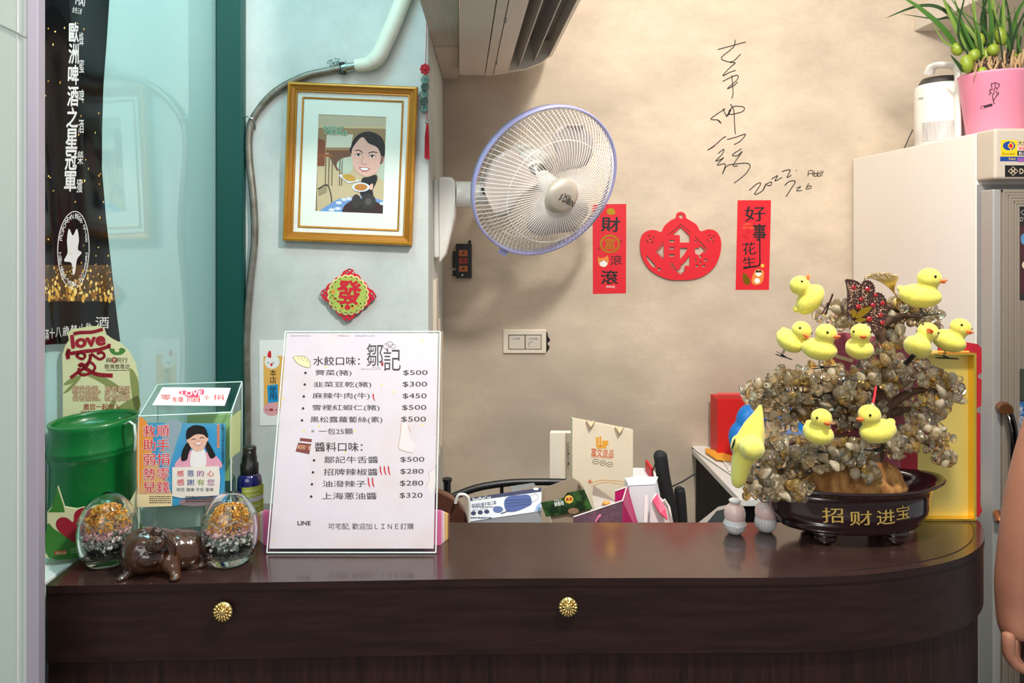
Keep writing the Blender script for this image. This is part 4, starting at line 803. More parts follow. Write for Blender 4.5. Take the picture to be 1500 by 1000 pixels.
# spray bottle
T = thing('spray_bottle', 'dark blue spray bottle with black pump and green label beside the coin box', 'bottle', (-0.381, 1.17, ZC))
Mt = Matrix.Translation((-0.381, 1.17, ZC + 0.0005)); b = MB(); b.lathe([(0.017, 0), (0.0192, 0.003), (0.0195, 0.01), (0.0195, 0.072), (0.018, 0.079), (0.0145, 0.0835), (0.013, 0.085)], mat('cobalt_bottle', (22, 24, 92), 0.12, coat=0.6), M=Mt, n=36); b.build('bottle_body', T)
b = MB(); b.lathe([(0.0138, 0.083), (0.0142, 0.085), (0.0142, 0.099), (0.0118, 0.101), (0.0115, 0.110), (0.0105, 0.112), (0.0105, 0.124), (0.0095, 0.126), (0.001, 0.1262)], BLK_PL, M=Mt, n=36); b.ball(Mt @ Vector((0.004, -0.0103, 0.119)), (0.002, 0.001, 0.002), GREY, 2); b.build('spray_pump', T)
S = Sheet((-0.381, 1.17 - 0.0198, ZC), (1, 0, 0), (0, 0, 1), None); S.w = lambda u, v: math.sqrt(max(0, 0.0198 ** 2 - u * u)) - 0.0198
LBL = mat('olive_label', (158, 172, 66), .5); LT = mat('label_print', (226, 230, 190), .5); n_ = 14
xs = [354 + (380.5 - 354) * i / n_ for i in range(n_ + 1)]
for a_, c_ in zip(xs[:-1], xs[1:]): S.rect(a_, 714, c_, 765, LBL, 0.5); S.rect(a_, 730, c_, 736, mat('label_picture', (190, 190, 206), .5), 1.5)
S.text('PEPPERMINT', (357, 718, 377, 721), LT, 0, 3); S.text('& LEMON', (362, 724.5, 376, 728), LT, 0, 3); S.text('HAND', (366, 740, 379, 746), LT, 0.01, 3); S.text('MIST', (366, 750, 379, 755), LT, 0, 3); S.build('label', T)

# glass eggs filled with crystal chips
GC = [mat('gold_chip', (244, 172, 40), .2), mat('amber_chip', (246, 186, 64), .2, .1), mat('brown_gold_chip', (196, 126, 34), .2)]
PKC = [mat('pink_chip', (244, 204, 198), .2), mat('rose_chip', (206, 150, 150), .2)]; SVC = [mat('silver_chip', (240, 238, 230), .15), mat('sage_chip', (128, 150, 132), .2), mat('grey_chip', (150, 150, 144), .2)]; BKC = [mat('black_chip', (14, 16, 24), .15)]
def egg(px, Y, label, seed, greenish):
    X = (px - CX) / F * Y; T = thing('glass_egg', label, 'ornament', (X, Y, ZC), 'glass eggs of crystal chips')
    h = 0.099; r = 0.0395; prof = []
    base = [(0.001, 0.0005), (0.024, 0.0005), (0.0265, 0.003), (0.0285, 0.008)]
    for k in range(20):
        t = k / 19; z = 0.012 + (h - 0.012) * t; s_ = (z - 0.043) / (h - 0.043) if z > 0.043 else (0.043 - z) / 0.06
        prof.append((max(0.0008, r * (max(0.0, 1 - s_ ** 2) ** 0.56 if z > .043 else math.sqrt(1 - s_ ** 2))), z))
    inner = [(max(0.0005, p[0] - 0.0042), p[1]) for p in prof if 0.0142 < p[1] < h - 0.005]; inner = inner[::-1] + [(inner[0][0] * .9, 0.0125), (0.0006, 0.012)]; inner = [(0.0006, h - .0045)] + inner
    b = MB(); Mt = Matrix.Translation((X, Y, ZC)); b.lathe(base + prof, GLASS, M=Mt, n=48)
    bi = MB(); bi.lathe(inner, GLASS, M=Mt, n=48); b.v += bi.v; n0 = len(b.v) - len(bi.v); b.f += [[i + n0 for i in f] for f in bi.f]; b.m += bi.m; b.sm += bi.sm
    b.build('glass_shell', T)
    zig = []
    for k in range(48): a = 2 * math.pi * k / 48; z = 0.060 + 0.005 * abs(((k / 4) % 2) - 1) * 1.6; s_ = (z - 0.043) / (h - 0.043); rr = r * (1 - s_ ** 2) ** .56; zig.append(Mt @ Vector(((rr) * math.cos(a), (rr) * math.sin(a), z)))
    b = MB(); b.tube(zig, 0.0012, GLASS, 6, True); b.build('cracked_rim', T)
    rn = random.Random(seed)
    def layer(z0, z1, ms, n, name, sz, dome=False):
        b = MB()
        for k in range(n):
            z = rn.uniform(z0, z1); s_ = (z - 0.043) / (h - 0.043) if z > 0.043 else (0.043 - z) / 0.06
            R_ = (r * max(0.05, 1 - s_ ** 2) ** .56 if z > .043 else r * math.sqrt(1 - s_ ** 2)) - 0.0075; q = math.sqrt(rn.uniform(0.25, 1)) * max(R_, .002); a = rn.uniform(0, 6.283)
            if dome: q = min(q, max(0.001, 0.029 * math.sqrt(max(0.02, 1 - ((z - z0) / (z1 - z0)) ** 2))))
            chip(b, (X + q * math.cos(a), Y + q * math.sin(a), ZC + z + 0.001), sz * rn.uniform(.7, 1.2), rn.choice(ms), rn)
        o = b.build(name, T); o['kind'] = 'stuff'
    layer(0.0165, 0.024, BKC, 130, 'black_chips', 0.0032); layer(0.024, 0.042, SVC[:2] if greenish else [SVC[0], SVC[2]], 260, 'silver_chips', 0.0030)
    layer(0.041, 0.050, PKC, 150, 'pink_chips', 0.0030); layer(0.049, 0.080, GC, 420, 'gold_chips', 0.0026, True)
egg(157, 1.043, 'clear glass egg of gold and silver chips left of the brown pig', 3, False)
egg(336.5, 1.045, 'clear glass egg of gold and green chips right of the brown pig', 4, True)

# glazed pig
PIG = mat('brown_glaze', (50, 28, 18), 0.16, col2=(78, 46, 26), scale=18, coat=0.8, coat_r=0.04)
pz = lambda px, py, Y: P(px, py, Y)
T = thing('pig_figurine', 'glossy brown ceramic pig lying on the counter between the two glass eggs', 'figurine', (-0.445, 1.02, ZC))
bl = []; hd = P(213, 806, 1.012)
Rz = lambda a: Matrix.Rotation(R(a), 4, 'Z'); Ry = lambda a: Matrix.Rotation(R(a), 4, 'Y'); Rx = lambda a: Matrix.Rotation(R(a), 4, 'X')
bl += [(hd, (.031, .030, .031)), (hd + Vector((-.006, .004, -.008)), (.030, .028, .024)), (P(236, 806, 1.018), (.028, .026, .030)), (P(255, 806, 1.028), (.034, .028, .0295)), (P(272, 805, 1.034), (.030, .027, .028)), (P(288, 806, 1.040), (.018, .020, .022)),
       (P(226, 797, 0.985), (.0125, .012, .0105)), (P(231, 797, 0.974), (.0088, .0055, .0088)), (P(219, 813, 1.0), (.022, .020, .015)),
       (P(201, 826, 1.006), (.011, .012, .013)), (P(191, 836, 1.0), (.0085, .009, .010)), (P(184, 843, .994), (.007, .008, .006)), (P(178, 846, .990), (.0065, .0085, .0042)),
       (P(250, 822, 1.0), (.013, .013, .016)), (P(255, 832, .995), (.0088, .009, .011)), (P(257, 840, .992), (.0075, .008, .0075)), (P(257, 845, .988), (.0075, .0095, .0042)), (P(285, 826, 1.034), (.018, .017, .010)), (P(297, 826, 1.03), (.007, .009, .006)),
       (P(233, 782, 1.004), (.013, .006, .009), Ry(40)), (P(246, 792, 1.0), (.0045, .010, .017), Ry(-24)), (P(252, 805, .999), (.0035, .008, .011), Ry(-8)), (P(205, 780, 1.008), (.012, .008, .006), Ry(-20))]
pig = blob('body', bl, PIG, T, 0.0013, 12)
zmin = min(v.co.z for v in pig.data.vertices); T.location.z += 0
for v in pig.data.vertices:
    if v.co.z < 0.0004: v.co.z = 0.0004
DKG = mat('dark_glaze', (38, 22, 16), 0.25)
b = MB(); b.ball(P(228.5, 796, .9685), (.0016, .001, .0026), DKG, 2); b.ball(P(234, 795.5, .9685), (.0016, .001, .0026), DKG, 2); b.build('nostrils', T)
b = MB(); b.ball(P(205, 802, .981), (.0030, .0012, .0013), DKG, 2); b.build('eye', T)
b = MB(); b.ball(P(239.5, 789, .985), (.0026, .0014, .0014), DKG, 2); b.build('eye', T)
b = MB(); b.tube(smooth_pts([P(219, 813, .9795), P(228, 816, .979), P(238, 811, .982)], 4), 0.0009, DKG, 6); b.build('mouth', T)
b = MB(); b.tube(smooth_pts([P(234, 779, .999), P(244, 787, .992), P(252, 795, .991), P(257, 806, .992), P(257, 813, .996)], 5), 0.0011, DKG, 6); b.build('ear_crease', T)

# ------------------------------------------------------------------ menu in its acrylic stand, leaflets behind
mV = Vector((0, 0.095, 0.304)).normalized(); MO = Vector((-0.2008, 1.069, ZC + 0.004))
T = thing('menu_stand', 'tilted acrylic stand holding the printed price list of dumplings and sauces', 'menu', (-0.2, 1.1, ZC))
S = Sheet(MO, (1, 0, 0), mV); MM = Matrix((S.U, S.V, S.N)).transposed().to_4x4(); MM.translation = MO
b = MB(); b.box((-0.1222, -0.003, -0.0035), (0.1222, 0.3195, -0.0008), CLEAR, MM); b.box((-0.1222, 1.0672, ZC + 0.0004), (0.1222, 1.155, ZC + 0.0030), CLEAR, Matrix.Translation((-0.2008, 0, 0))); b.build('acrylic_sheet', T)
b = MB(); E2 = mat('acrylic_rim', (232, 236, 238), 0.15, spec=.8)
for a_, c_ in (((-.1222, -.002), (-.1222, .3195)), ((-.1222, .3195), (.1222, .3195)), ((.1222, .3195), (.1222, -.002)), ((.1222, -.002), (-.1222, -.002))): b.tube([MM @ Vector((a_[0], a_[1], -.001)), MM @ Vector((c_[0], c_[1], -.001))], 0.0011, E2, 6)
b.build('acrylic_rim', T)
MPAP = mat('menu_paper', (204, 195, 204), 0.4, col2=(214, 206, 214), scale=9, lo=.3, hi=.7, col3=(206, 188, 184), scale3=7, lo3=.5, hi3=.7)
S.slab([(-0.1190, 0.0035), (0.1190, 0.0035), (0.1190, 0.3165), (-0.1190, 0.3165)], 0.0006, MPAP, None, False)
MK = mat('menu_ink', (52, 50, 56), .5); DM = mat('menu_title_ink', (24, 22, 26), .5)
S.text('水餃口味：', (459, 522, 527, 535), DM, 0.015)
for t_, bx in (('薺菜(豬)', (462.4, 541.6, 515, 551)), ('韭菜豆乾(豬)', (459.5, 558.8, 543.8, 568)), ('麻辣牛肉(牛)', (458, 575, 541.6, 585)), ('雪裡紅蝦仁(豬)', (457.6, 592.6, 556, 602)), ('黑松露蘿蔔絲(素)', (454.7, 609.8, 560, 620)), ('一包25顆', (467, 627, 517, 636)),
                ('鄒記牛舌醬', (475, 668, 554, 678)), ('招牌辣椒醬', (474, 686, 553.6, 696)), ('油潑辣子', (472.6, 703.6, 536, 713)), ('上海蔥油醬', (471.6, 721, 552, 731)),
                ('$500', (590.7, 542, 626.3, 550)), ('$300', (590, 558.8, 625.7, 567)), ('$450', (590, 576, 625, 584)), ('$500', (589, 593, 624.6, 601)), ('$500', (587.8, 610, 624, 618.4)), ('$500', (586.6, 669, 621.6, 677)), ('$280', (586.6, 686.4, 620.4, 694.6)), ('$280', (586, 703.6, 620, 712)), ('$320', (585.6, 721.4, 619, 729.8))):
    S.text(t_, bx, MK, 0.008)
S.text('*', (456, 629, 460.5, 633.5), MK); S.text('醬料口味：', (461.6, 647.5, 531, 661), DM, 0.015)
for x, y in ((447.5, 546), (446.5, 563), (445, 580.5), (444, 598), (442.5, 615.5), (460, 674), (458.5, 691.6), (457, 709), (456, 727)): S.ell(x, y, 1.9, 1.9, DM, 2, 10)
S.text('鄒', (537, 503, 561, 536), MK, -0.012); S.text('記', (562, 510, 587, 543), MK, -0.012); S.ell(560, 533, 1.8, 3.2, CRED, 2); S.text('SINCE 1956', (545, 537.3, 557, 538.6), GREY); S.text('SPECIAL FLAVOR', (529, 539.8, 558, 541.2), GREY)
for q in ((566, 507, 5), (571, 504, 5), (576, 507, 4)): S.ring(q[0], q[1], q[2], q[2] * .8, 0.6, GREY, 2, 16)
S.text('LINE', (436, 763, 455, 769), DM, 0.03); S.text('可宅配, 歡迎加ＬＩＮＥ訂購', (481, 766, 606, 775.5), MK)
CH_ = mat('chili_red', (190, 36, 56), .4)
for x, y0, y1 in ((547.5, 576, 587.5), (558, 682, 696), (564, 682, 696), (570, 682, 696), (540.5, 699, 713.5), (546.5, 699, 713.5)): S.blob([(x - 2, y0 + 2), (x, y0 + 1), (x + 0.5, (y0 + y1) / 2), (x + 2, y1), (x - 1, y1 - 4)], CH_, 2); S.stroke([(x - 1, y0 + 2), (x - 1.5, y0 - 1)], .6, mat('stalk', (150, 120, 110), .5), 2)
DMP = mat('dumpling', (240, 226, 172), .5); S.blob([(429, 523), (437, 521), (448, 523), (454, 530), (454, 537.5), (446, 537), (436, 532)], DMP, 2)
for l_ in ([(429, 523), (437, 521), (448, 523), (454, 530), (454, 537.5), (446, 537), (436, 532), (429, 523)], [(436, 522), (440, 528)], [(441, 522), (445, 529)], [(446, 523), (449, 530)], [(450, 526), (452, 531)]): S.stroke(l_, .6, mat('dumpling_line', (110, 96, 60), .5), 3)
JR = mat('jar_brown', (118, 50, 44), .5); S.poly([(440, 641), (457, 643), (456.5, 647.5), (439, 645.5)], JR, 2); S.poly([(437, 648), (456, 650), (453, 665), (433, 661)], JR, 2); S.poly([(437, 651.5), (455, 653), (453.6, 659), (436, 657)], mat('jar_tan', (206, 150, 110), .5), 3); S.text('XO醬', (438, 652.2, 452.5, 658), JR, 0.03, 4, rot=6)
ST = mat('marble_blotch', (217, 209, 209), .5); SB = mat('marble_brown', (186, 154, 134), .5)
S.blob([(589, 618), (596, 620), (600, 640), (608, 650), (604, 662), (594, 660), (584, 655), (586, 640)], ST, 1); S.stroke([(588, 619), (586, 640), (584, 656), (594, 661), (604, 663)], .9, SB, 1.5); S.stroke([(598, 623), (602, 633)], .7, SB, 1.5); S.blob([(630, 690), (637, 686), (637, 715), (630, 722), (626, 705)], ST, 1); S.stroke([(636, 686), (628, 692), (629, 702), (625, 712)], .7, SB, 1.5)
for x, y in ((618, 499), (559, 564), (578, 574), (467, 624), (477, 537), (445, 631), (415, 584), (618, 622), (520, 631), (505, 662), (402, 791)): S.ell(x, y, 2, 1.6, mat('yellow_fleck', (224, 206, 130), .5), 1, 10)
S.text('INFORMATION', (425, 491, 455, 492.6), GREY, 0, 2); S.text('MENU', (495, 491, 512, 492.6), CRED, 0, 2); S.text('ORDER LIST', (520, 491, 550, 492.6), GREY, 0, 2)
S.build('price_list', T)
LC = [('pink', (240, 120, 176)), ('pale pink', (244, 190, 214)), ('white', (238, 236, 232)), ('peach', (244, 190, 140)), ('yellow', (240, 210, 120)), ('brown', (150, 104, 80))]
for i, (nm, c) in enumerate(LC):
    y = 1.0975 + 0.0052 * i; x0 = P(386 - i * 2.2, 0, y).x; x1 = P(646 + i * 2.4, 0, y).x; h = 0.052 - 0.003 * i
    b = MB(); b.box((x0, y, ZC + .0005), (x1, y + .0026, ZC + h), mat(nm + '_leaflet_paper', c, .6)); o = b.build('leaflet', off=Vector(((x0 + x1) / 2, y, ZC)))
    tag(o, nm + ' leaflet standing in the bundle behind the price list, ' + ['nearest it', 'second back from it', 'third back from it', 'fourth back from it', 'second from the rear', 'rearmost'][i], 'leaflet', 'leaflets behind the price list')
# ------------------------------------------------------------------ crystal money tree in its pot
TX, TY = 0.548, 1.130
POTM = mat('purple_brown_glaze', (40, 18, 24), 0.12, coat=0.8, coat_r=0.04)
T = thing('crystal_tree', 'money tree of smoky crystal chips in an oval dark pot with gold characters', 'crystal tree', (TX, TY, ZC))
Mt = Matrix.Translation((TX, TY, ZC)); b = MB(); q = 0.46
b.lathe([(0.090, 0.018), (0.103, 0.021), (0.109, 0.027), (0.108, 0.031), (0.114, 0.035), (0.118, 0.041), (0.120, 0.050), (0.121, 0.066), (0.124, 0.074), (0.135, 0.081), (0.143, 0.0845), (0.1445, 0.087), (0.142, 0.0885), (0.132, 0.086), (0.118, 0.077), (0.110, 0.070), (0.001, 0.069)], POTM, n=80, sy=q, M=Mt, fn=lambda p, a: (setattr(p, 'z', p.z + (0.006 * abs(math.cos(a)) ** 3 if p.z > 0.076 else 0)), p)[1])
pot = b.build('pot', T)
for fx, fy in ((-0.047, -0.026), (0.058, -0.026), (-0.047, 0.026), (0.058, 0.026)):
    blob('foot', [((TX + fx, TY + fy, ZC + 0.009), (.016, .011, .0092)), ((TX + fx, TY + fy, ZC + 0.017), (.019, .013, .007))], POTM, pot, 0.0012, 3)
S = Sheet((TX, TY - 0.1215 * q, ZC), (1, 0, 0), (0, 0, 1)); S.w = lambda u, v: -q * (0.1215 - math.sqrt(max(0, 0.1215 ** 2 - u * u))) + 0.0004
GPT = mat('gold_brush_paint', (190, 160, 84), 0.4, 0.3)
for ch, bx in zip('招财进宝', ((1208, 745, 1236, 767), (1245, 748, 1277, 769), (1284, 747, 1312, 768), (1315, 742, 1337, 762))): S.text(ch, bx, GPT, 0.012, 2, rot=-3)
S.build('gold_characters', pot)
MOUND = mat('straw_mound', (140, 92, 46), 0.9, col2=(196, 146, 84), scale=60, lo=.4, hi=.6, bump=1, bdist=.006, stretch=(1, 1, .35))
blob('mound', [((TX + .005, TY, ZC + .078), (.085, .042, .022)), ((TX + .012, TY, ZC + .098), (.05, .03, .035)), ((TX - .03, TY - .01, ZC + .088), (.035, .025, .026)), ((TX + .05, TY - .004, ZC + .088), (.03, .022, .028))], MOUND, T, 0.003, 3)
BARK = mat('dark_bark', (74, 52, 38), 0.85, col2=(100, 74, 54), scale=40, bump=.6)
tp = lambda px, py, dy=0.0: P(px, py, TY + dy)
b = MB(); b.tube(smooth_pts([tp(1265, 705), tp(1278, 650), tp(1292, 590, .01), tp(1300, 530, .01), tp(1290, 485, .01), tp(1275, 455, .01)], 5), [.021 - .0006 * i for i in range(26)], BARK, 12); b.build('trunk', T)
CL = [(1235, 463, 40, 20, .02), (1320, 458, 38, 26, .02), (1362, 470, 20, 20, .0), (1115, 578, 26, 24, -.01), (1160, 562, 42, 26, -.02), (1205, 550, 36, 24, .0), (1240, 572, 34, 28, -.02), (1280, 556, 40, 26, -.01), (1330, 545, 42, 24, -.01), (1378, 572, 32, 34, .0), (1150, 605, 34, 26, .02), (1235, 608, 24, 22, .01), (1350, 600, 36, 18, .02), (1345, 632, 34, 22, -.02), (1378, 655, 20, 32, -.02), (1125, 655, 34, 26, -.03), (1160, 662, 44, 26, -.03), (1115, 705, 34, 26, -.035), (1155, 712, 34, 20, -.045), (1205, 668, 40, 20, -.045), (1250, 660, 36, 18, -.05), (1268, 690, 16, 14, -.055), (1300, 490, 18, 34, .02), (1180, 590, 30, 18, .01), (1292, 525, 20, 26, -.01), (1275, 600, 22, 16, .0), (1315, 655, 24, 16, -.03)]
rn = random.Random(11)
b = MB(); anchors = {0: (1275, 455), 1: (1285, 465), 2: (1290, 475)}
for i, (cx, cy, rx, ry, dy) in enumerate(CL):
    ax, ay = anchors.get(i, (1298 if cy < 590 else 1282, min(max(cy + 25, 540), 650)))
    A_, C_ = tp(ax, ay, .008), tp(cx, cy, dy); mid = (A_ + C_) / 2 + Vector((0, 0, .012)); b.tube(smooth_pts([A_, mid, C_], 5), [.008 - .0005 * k for k in range(11)], BARK, 7)
b.build('branches', T)
CRY = [mat('clear_quartz', (255, 250, 238), 0.04, trans=0.96, ior=1.42), mat('smoky_quartz', (243, 225, 188), 0.05, trans=0.9, ior=1.42), mat('citrine', (246, 212, 130), 0.05, trans=0.9, ior=1.42), mat('milky_quartz', (238, 224, 194), 0.10, trans=0.65, ior=1.42)]
WIREB = mat('copper_wire', (120, 78, 48), 0.4, 0.8)
for i, (cx, cy, rx, ry, dy) in enumerate(CL):
    b = MB(); C_ = tp(cx, cy, dy); n = int(22 + rx * ry / 22); ax_, az_ = rx * TY / F, ry * TY / F
    for k in range(n):
        while True:
            u = Vector((rn.uniform(-1, 1), rn.uniform(-1, 1), rn.uniform(-1, 1)))
            if 0.12 < u.length < 1: break
        c = C_ + Vector((u.x * ax_, u.y * 0.026, u.z * az_))
        chip(b, c, rn.uniform(.0068, .0112), rn.choices(CRY, (4, 4, 1.3, 2))[0], rn, 0.6, 2)
        if k % 4 == 0: b.tube([C_ + Vector((u.x * ax_ * .3, u.y * .008, u.z * az_ * .3)), c], 0.0006, WIREB, 4)
    b.build('crystal_cluster', T)

# jewelled ornament and gilt feather plume at the top of the tree
T = thing('butterfly_brooch', 'jewelled butterfly brooch with red stones and gold leaves at the top of the crystal tree', 'brooch', tp(1262, 445, -.03))
BR = mat('antique_metal', (104, 78, 74), 0.35, 0.8); RUBY = mat('ruby', (150, 8, 26), 0.08, coat=1); PEARL = mat('champagne_bead', (186, 150, 124), 0.25, .4)
bp = lambda x, y, dy=-.032: P(1230 + x / 4.763, 390 + y / 4.763, TY + dy)
def wing(pts, name):
    b = MB(); q_ = smooth_pts([bp(*p) for p in pts], 5, True); n = len(q_); back = [p + Vector((0, .003, 0)) for p in q_]
    b.add(q_ + back, [list(range(n)), list(range(2 * n - 1, n - 1, -1))] + [(i, (i + 1) % n, n + (i + 1) % n, n + i) for i in range(n)], BR)
    L = sum((q_[i] - q_[i - 1]).length for i in range(n)); acc = 0
    for i in range(n):
        acc += (q_[i] - q_[i - 1]).length
        if acc > 0.0030: acc = 0; b.ball(q_[i] + Vector((0, -.0006, 0)), .0013, BR, 1)
    cen = sum(q_, Vector()) / n
    for k in range(110):
        t = rn.uniform(.1, .86); p = cen.lerp(rn.choice(q_), t) + Vector((0, -.0008, 0)); b.ball(p, rn.uniform(.0008, .0013), rn.choice([PEARL, BR, PEARL]), 1)
    b.build(name, T)
wing([(42, 95), (75, 92), (120, 105), (148, 130), (150, 160), (110, 230), (70, 345), (55, 340), (58, 200), (50, 130)], 'left_wing')
wing([(155, 130), (175, 100), (215, 105), (240, 140), (240, 190), (200, 260), (150, 330), (110, 380), (80, 350), (110, 250), (140, 190)], 'upper_wing')
wing([(240, 190), (290, 190), (325, 240), (332, 300), (320, 390), (285, 460), (240, 470), (210, 400), (150, 390), (170, 320), (210, 250)], 'lower_wing')
for x, y, r in ((98, 148, 17), (195, 160, 20), (150, 230, 16), (250, 202, 16), (130, 282, 20), (233, 272, 19), (300, 258, 18), (208, 368, 22), (285, 342, 18), (298, 396, 18)):
    b = MB(); b.ball(bp(x, y, -.0335), (r * .00021, .0018, r * .00021), RUBY, 2); b.build('red_stone', T)
for pts, wd in (([(82, 310), (100, 300), (118, 330), (100, 358), (86, 345)], 1), ([(110, 355), (150, 300), (222, 280), (200, 320), (140, 360)], 1), ([(105, 380), (150, 360), (190, 370), (150, 388)], 1)):
    b = MB(); q_ = smooth_pts([bp(*p, -.036) for p in pts], 4, True); n = len(q_); bk = [p + Vector((0, .002, 0)) for p in q_]; b.add(q_ + bk, [list(range(n)), list(range(2 * n - 1, n - 1, -1))] + [(i, (i + 1) % n, n + (i + 1) % n, n + i) for i in range(n)], GOLD); b.build('gold_leaf', T)
b = MB(); 
for k in range(5): b.tube(smooth_pts([bp(60, 350 - 4 * k), bp(20 + 5 * k, 330 - 6 * k), bp(6 + 5 * k, 270 + k * 6), bp(30 + 4 * k, 225 + k * 6), bp(52, 230)], 4), .0005, BR, 5)
b.build('wire_loops', T)
T = thing('gilt_plume', 'fan of curled gold wire feathers between the brooch and the topmost right duck', 'ornament', tp(1300, 430, -.01))
b = MB(); GWR = mat('gold_wire', (206, 176, 112), 0.3, .9)
for k in range(30):
    t = k / 29; ex, ey = 165 + 230 * t + rn.uniform(-8, 8), 95 - 30 * math.sin(t * 3.1) + rn.uniform(-6, 10); b.tube(smooth_pts([bp(400, 215, -.015), bp(360 + 20 * t, 165, -.018), bp(290 + 110 * t, 95 + 15 * (1 - t), -.02), bp(ex + 20, ey - 20, -.02), bp(ex, ey, -.018)], 4), .00055, GWR, 4)
b.build('wire_feathers', T)
b = MB()
for k in range(5): b.tube(smooth_pts([bp(440, 215 + 4 * k, -.02), bp(395, 225 + 8 * k, -.022), bp(368 + 6 * k, 255 + 6 * k, -.022), bp(385 + 6 * k, 285 + 3 * k, -.02)], 4), .0010, GWR, 5)
b.build('curl', T)

# yellow flocked ducks on hair clips
DY = mat('yellow_flock', (224, 210, 84), 0.9, sheen=.3, col2=(232, 220, 102), scale=160, lo=.4, hi=.6); DO = mat('orange_beak', (238, 112, 52), 0.5)
def duck_proto():
    t = thing('toy_duck', 'x', 'duck', (0, 0, 0), rot=(0, 0, 0.0001)); OFF[t.name] = Vector((0, 0, 0))
    blob('duck_body', [((0, 0, 0), (.0265, .0205, .0165)), ((-.006, 0, .002), (.023, .0195, .016)), ((-.0235, 0, .0085), (.0085, .008, .0055), Ry(38)), ((.008, 0, .014), (.013, .0125, .013)), ((.0105, 0, .0265), (.0158, .0155, .0150))], DY, t, 0.0012, 5)
    b = MB(); b.ball((.0268, 0, .0235), (.0068, .0052, .0021), DO, 2, Ry(-6)); b.ball((.0255, 0, .0215), (.0052, .0042, .0016), DO, 2, Ry(12)); b.build('beak', t)
    for sy in (-1, 1): b = MB(); b.ball((.0198, sy * .0122, .0300), (.0019, .0014, .0021), BLK_PL, 2, Rz(-sy * 35)); b.build('eye', t)
    b = MB(); b.tube([(.0022 * math.cos(k * .9), .0022 * math.sin(k * .9), -.0155 - k * .00032) for k in range(30)], .0004, BLK_PL, 4); b.build('spring', t)
    b = MB(); b.box((-.018, -.0035, -.0285), (.018, .0035, -.0270), BLK_PL, Ry(-14)); b.box((-.016, -.003, -.0258), (.006, .003, -.0248), BLK_PL, Ry(-6)); b.tube([(.004, -.004, -.0262), (.004, .004, -.0262)], .0016, BLK_PL, 8); b.build('hair_clip', t, 0.0004)
    return t
DK = [(1188, 438, -.035, 8, -36, 1.02, 'yellow toy duck tilted back at the upper left of the tree, beak pointing up', 25),
      (1157, 500, -.030, -48, 24, .98, 'yellow toy duck leaning right behind its neighbour at the left of the crystal tree', -10),
      (1201, 512, -.065, -28, 0, 1.02, 'upright yellow toy duck facing right, front one of the left touching pair', 0),
      (1259, 511, -.065, -78, 0, 1.0, 'yellow toy duck facing the viewer just below the red-stoned brooch', 0),
      (1349, 434, -.045, -12, 0, 1.12, 'topmost right yellow toy duck, in profile above the crystal tree', 0),
      (1344, 508, -.060, -88, 34, 1.0, 'yellow toy duck tilted far over, front one of the touching pair at the right', 10),
      (1390, 500, -.040, -42, 20, 1.0, 'yellow toy duck in front of the gold box top edge, behind the tilted duck', 0),
      (1199, 635, -.085, -58, -2, 1.0, 'yellow toy duck low on the left of the crystal tree above the straw mound', 0),
      (1285, 632, -.085, -138, -6, 1.06, 'bright yellow toy duck facing left, hanging on a red ribbon low on the tree', 0)]
proto = duck_proto()
def copy_thing(root):
    r = root.copy(); C.objects.link(r)
    for ch in list(root.children): c = ch.copy(); C.objects.link(c); c.parent = r
    return r
for i, (px, py, dy, yw, roll, sc, lab, pit) in enumerate(DK):
    o = proto if i == 0 else copy_thing(proto)
    o.location = P(px, py, TY + dy); o.rotation_euler = (Matrix.Rotation(R(roll), 4, (0, 1, 0)) @ Matrix.Rotation(R(yw - 27), 4, 'Z') @ Matrix.Rotation(R(-pit), 4, 'Y')).to_euler()
    o.scale = (sc * .91,) * 3; o['label'] = lab; o['group'] = 'yellow toy ducks on the crystal tree'
T = thing('ribbon_hanger', 'red ribbon with a silver bead above the lowest right duck', 'ribbon', P(1279, 590, TY - .08))
b = MB(); b.tube([P(1283, 566, TY - .06), P(1281, 580, TY - .075), P(1279, 590, TY - .082)], .0018, RC, 6, flat=.4); b.build('ribbon', T)
b = MB(); b.ball(P(1278, 594, TY - .083), .0046, mat('silver_bead', (196, 186, 150), .2, .8), 2); b.ball(P(1278, 601, TY - .083), .0016, STEEL, 1); b.build('bead', T)
# plush star hanging at the left side
T = thing('plush_star', 'yellow plush star seen edge-on, hanging at the left of the crystal tree', 'plush toy', P(1098, 640, 1.06))
PLU = mat('yellow_plush', (234, 206, 70), 0.95, sheen=.3, col2=(222, 216, 108), scale=9); Yp = 1.065
bl = []
def chain_b(pts):
    for (x0, y0, r0), (x1, y1, r1) in zip(pts[:-1], pts[1:]):
        for k in range(6): t = k / 6; rr = (r0 + (r1 - r0) * t) * Yp / F; bl.append((P(x0 + (x1 - x0) * t, y0 + (y1 - y0) * t, Yp), (rr, rr * 1.25, rr)))
chain_b([(1114, 594, 2.5), (1110, 610, 8), (1104, 628, 15), (1099, 645, 19), (1092, 660, 17), (1086, 680, 13.5), (1082, 700, 11), (1080, 707, 8)])
chain_b([(1095, 655, 17), (1086, 650, 14), (1078, 655, 8)])
bl.append((P(1101, 656, Yp - .022), (.0175, .020, .0165))); bl.append((P(1102, 658, Yp - .034), (.013, .010, .013)))
blob('plush_body', bl, PLU, T, 0.0018, 5)
b = MB(); b.ball(P(1074.5, 650, Yp - .012), (.0012, .003, .0085), BLK_PL, 2, Ry(18)); b.build('eye', T)
b = MB()
for k in range(9): b.ball(P(1115 + 10 * k / 8 + (k % 2), 590 - 42 * k / 8, Yp + .012 * k / 8), .0016, BLK_PL, 1)
b.build('ball_chain', T)
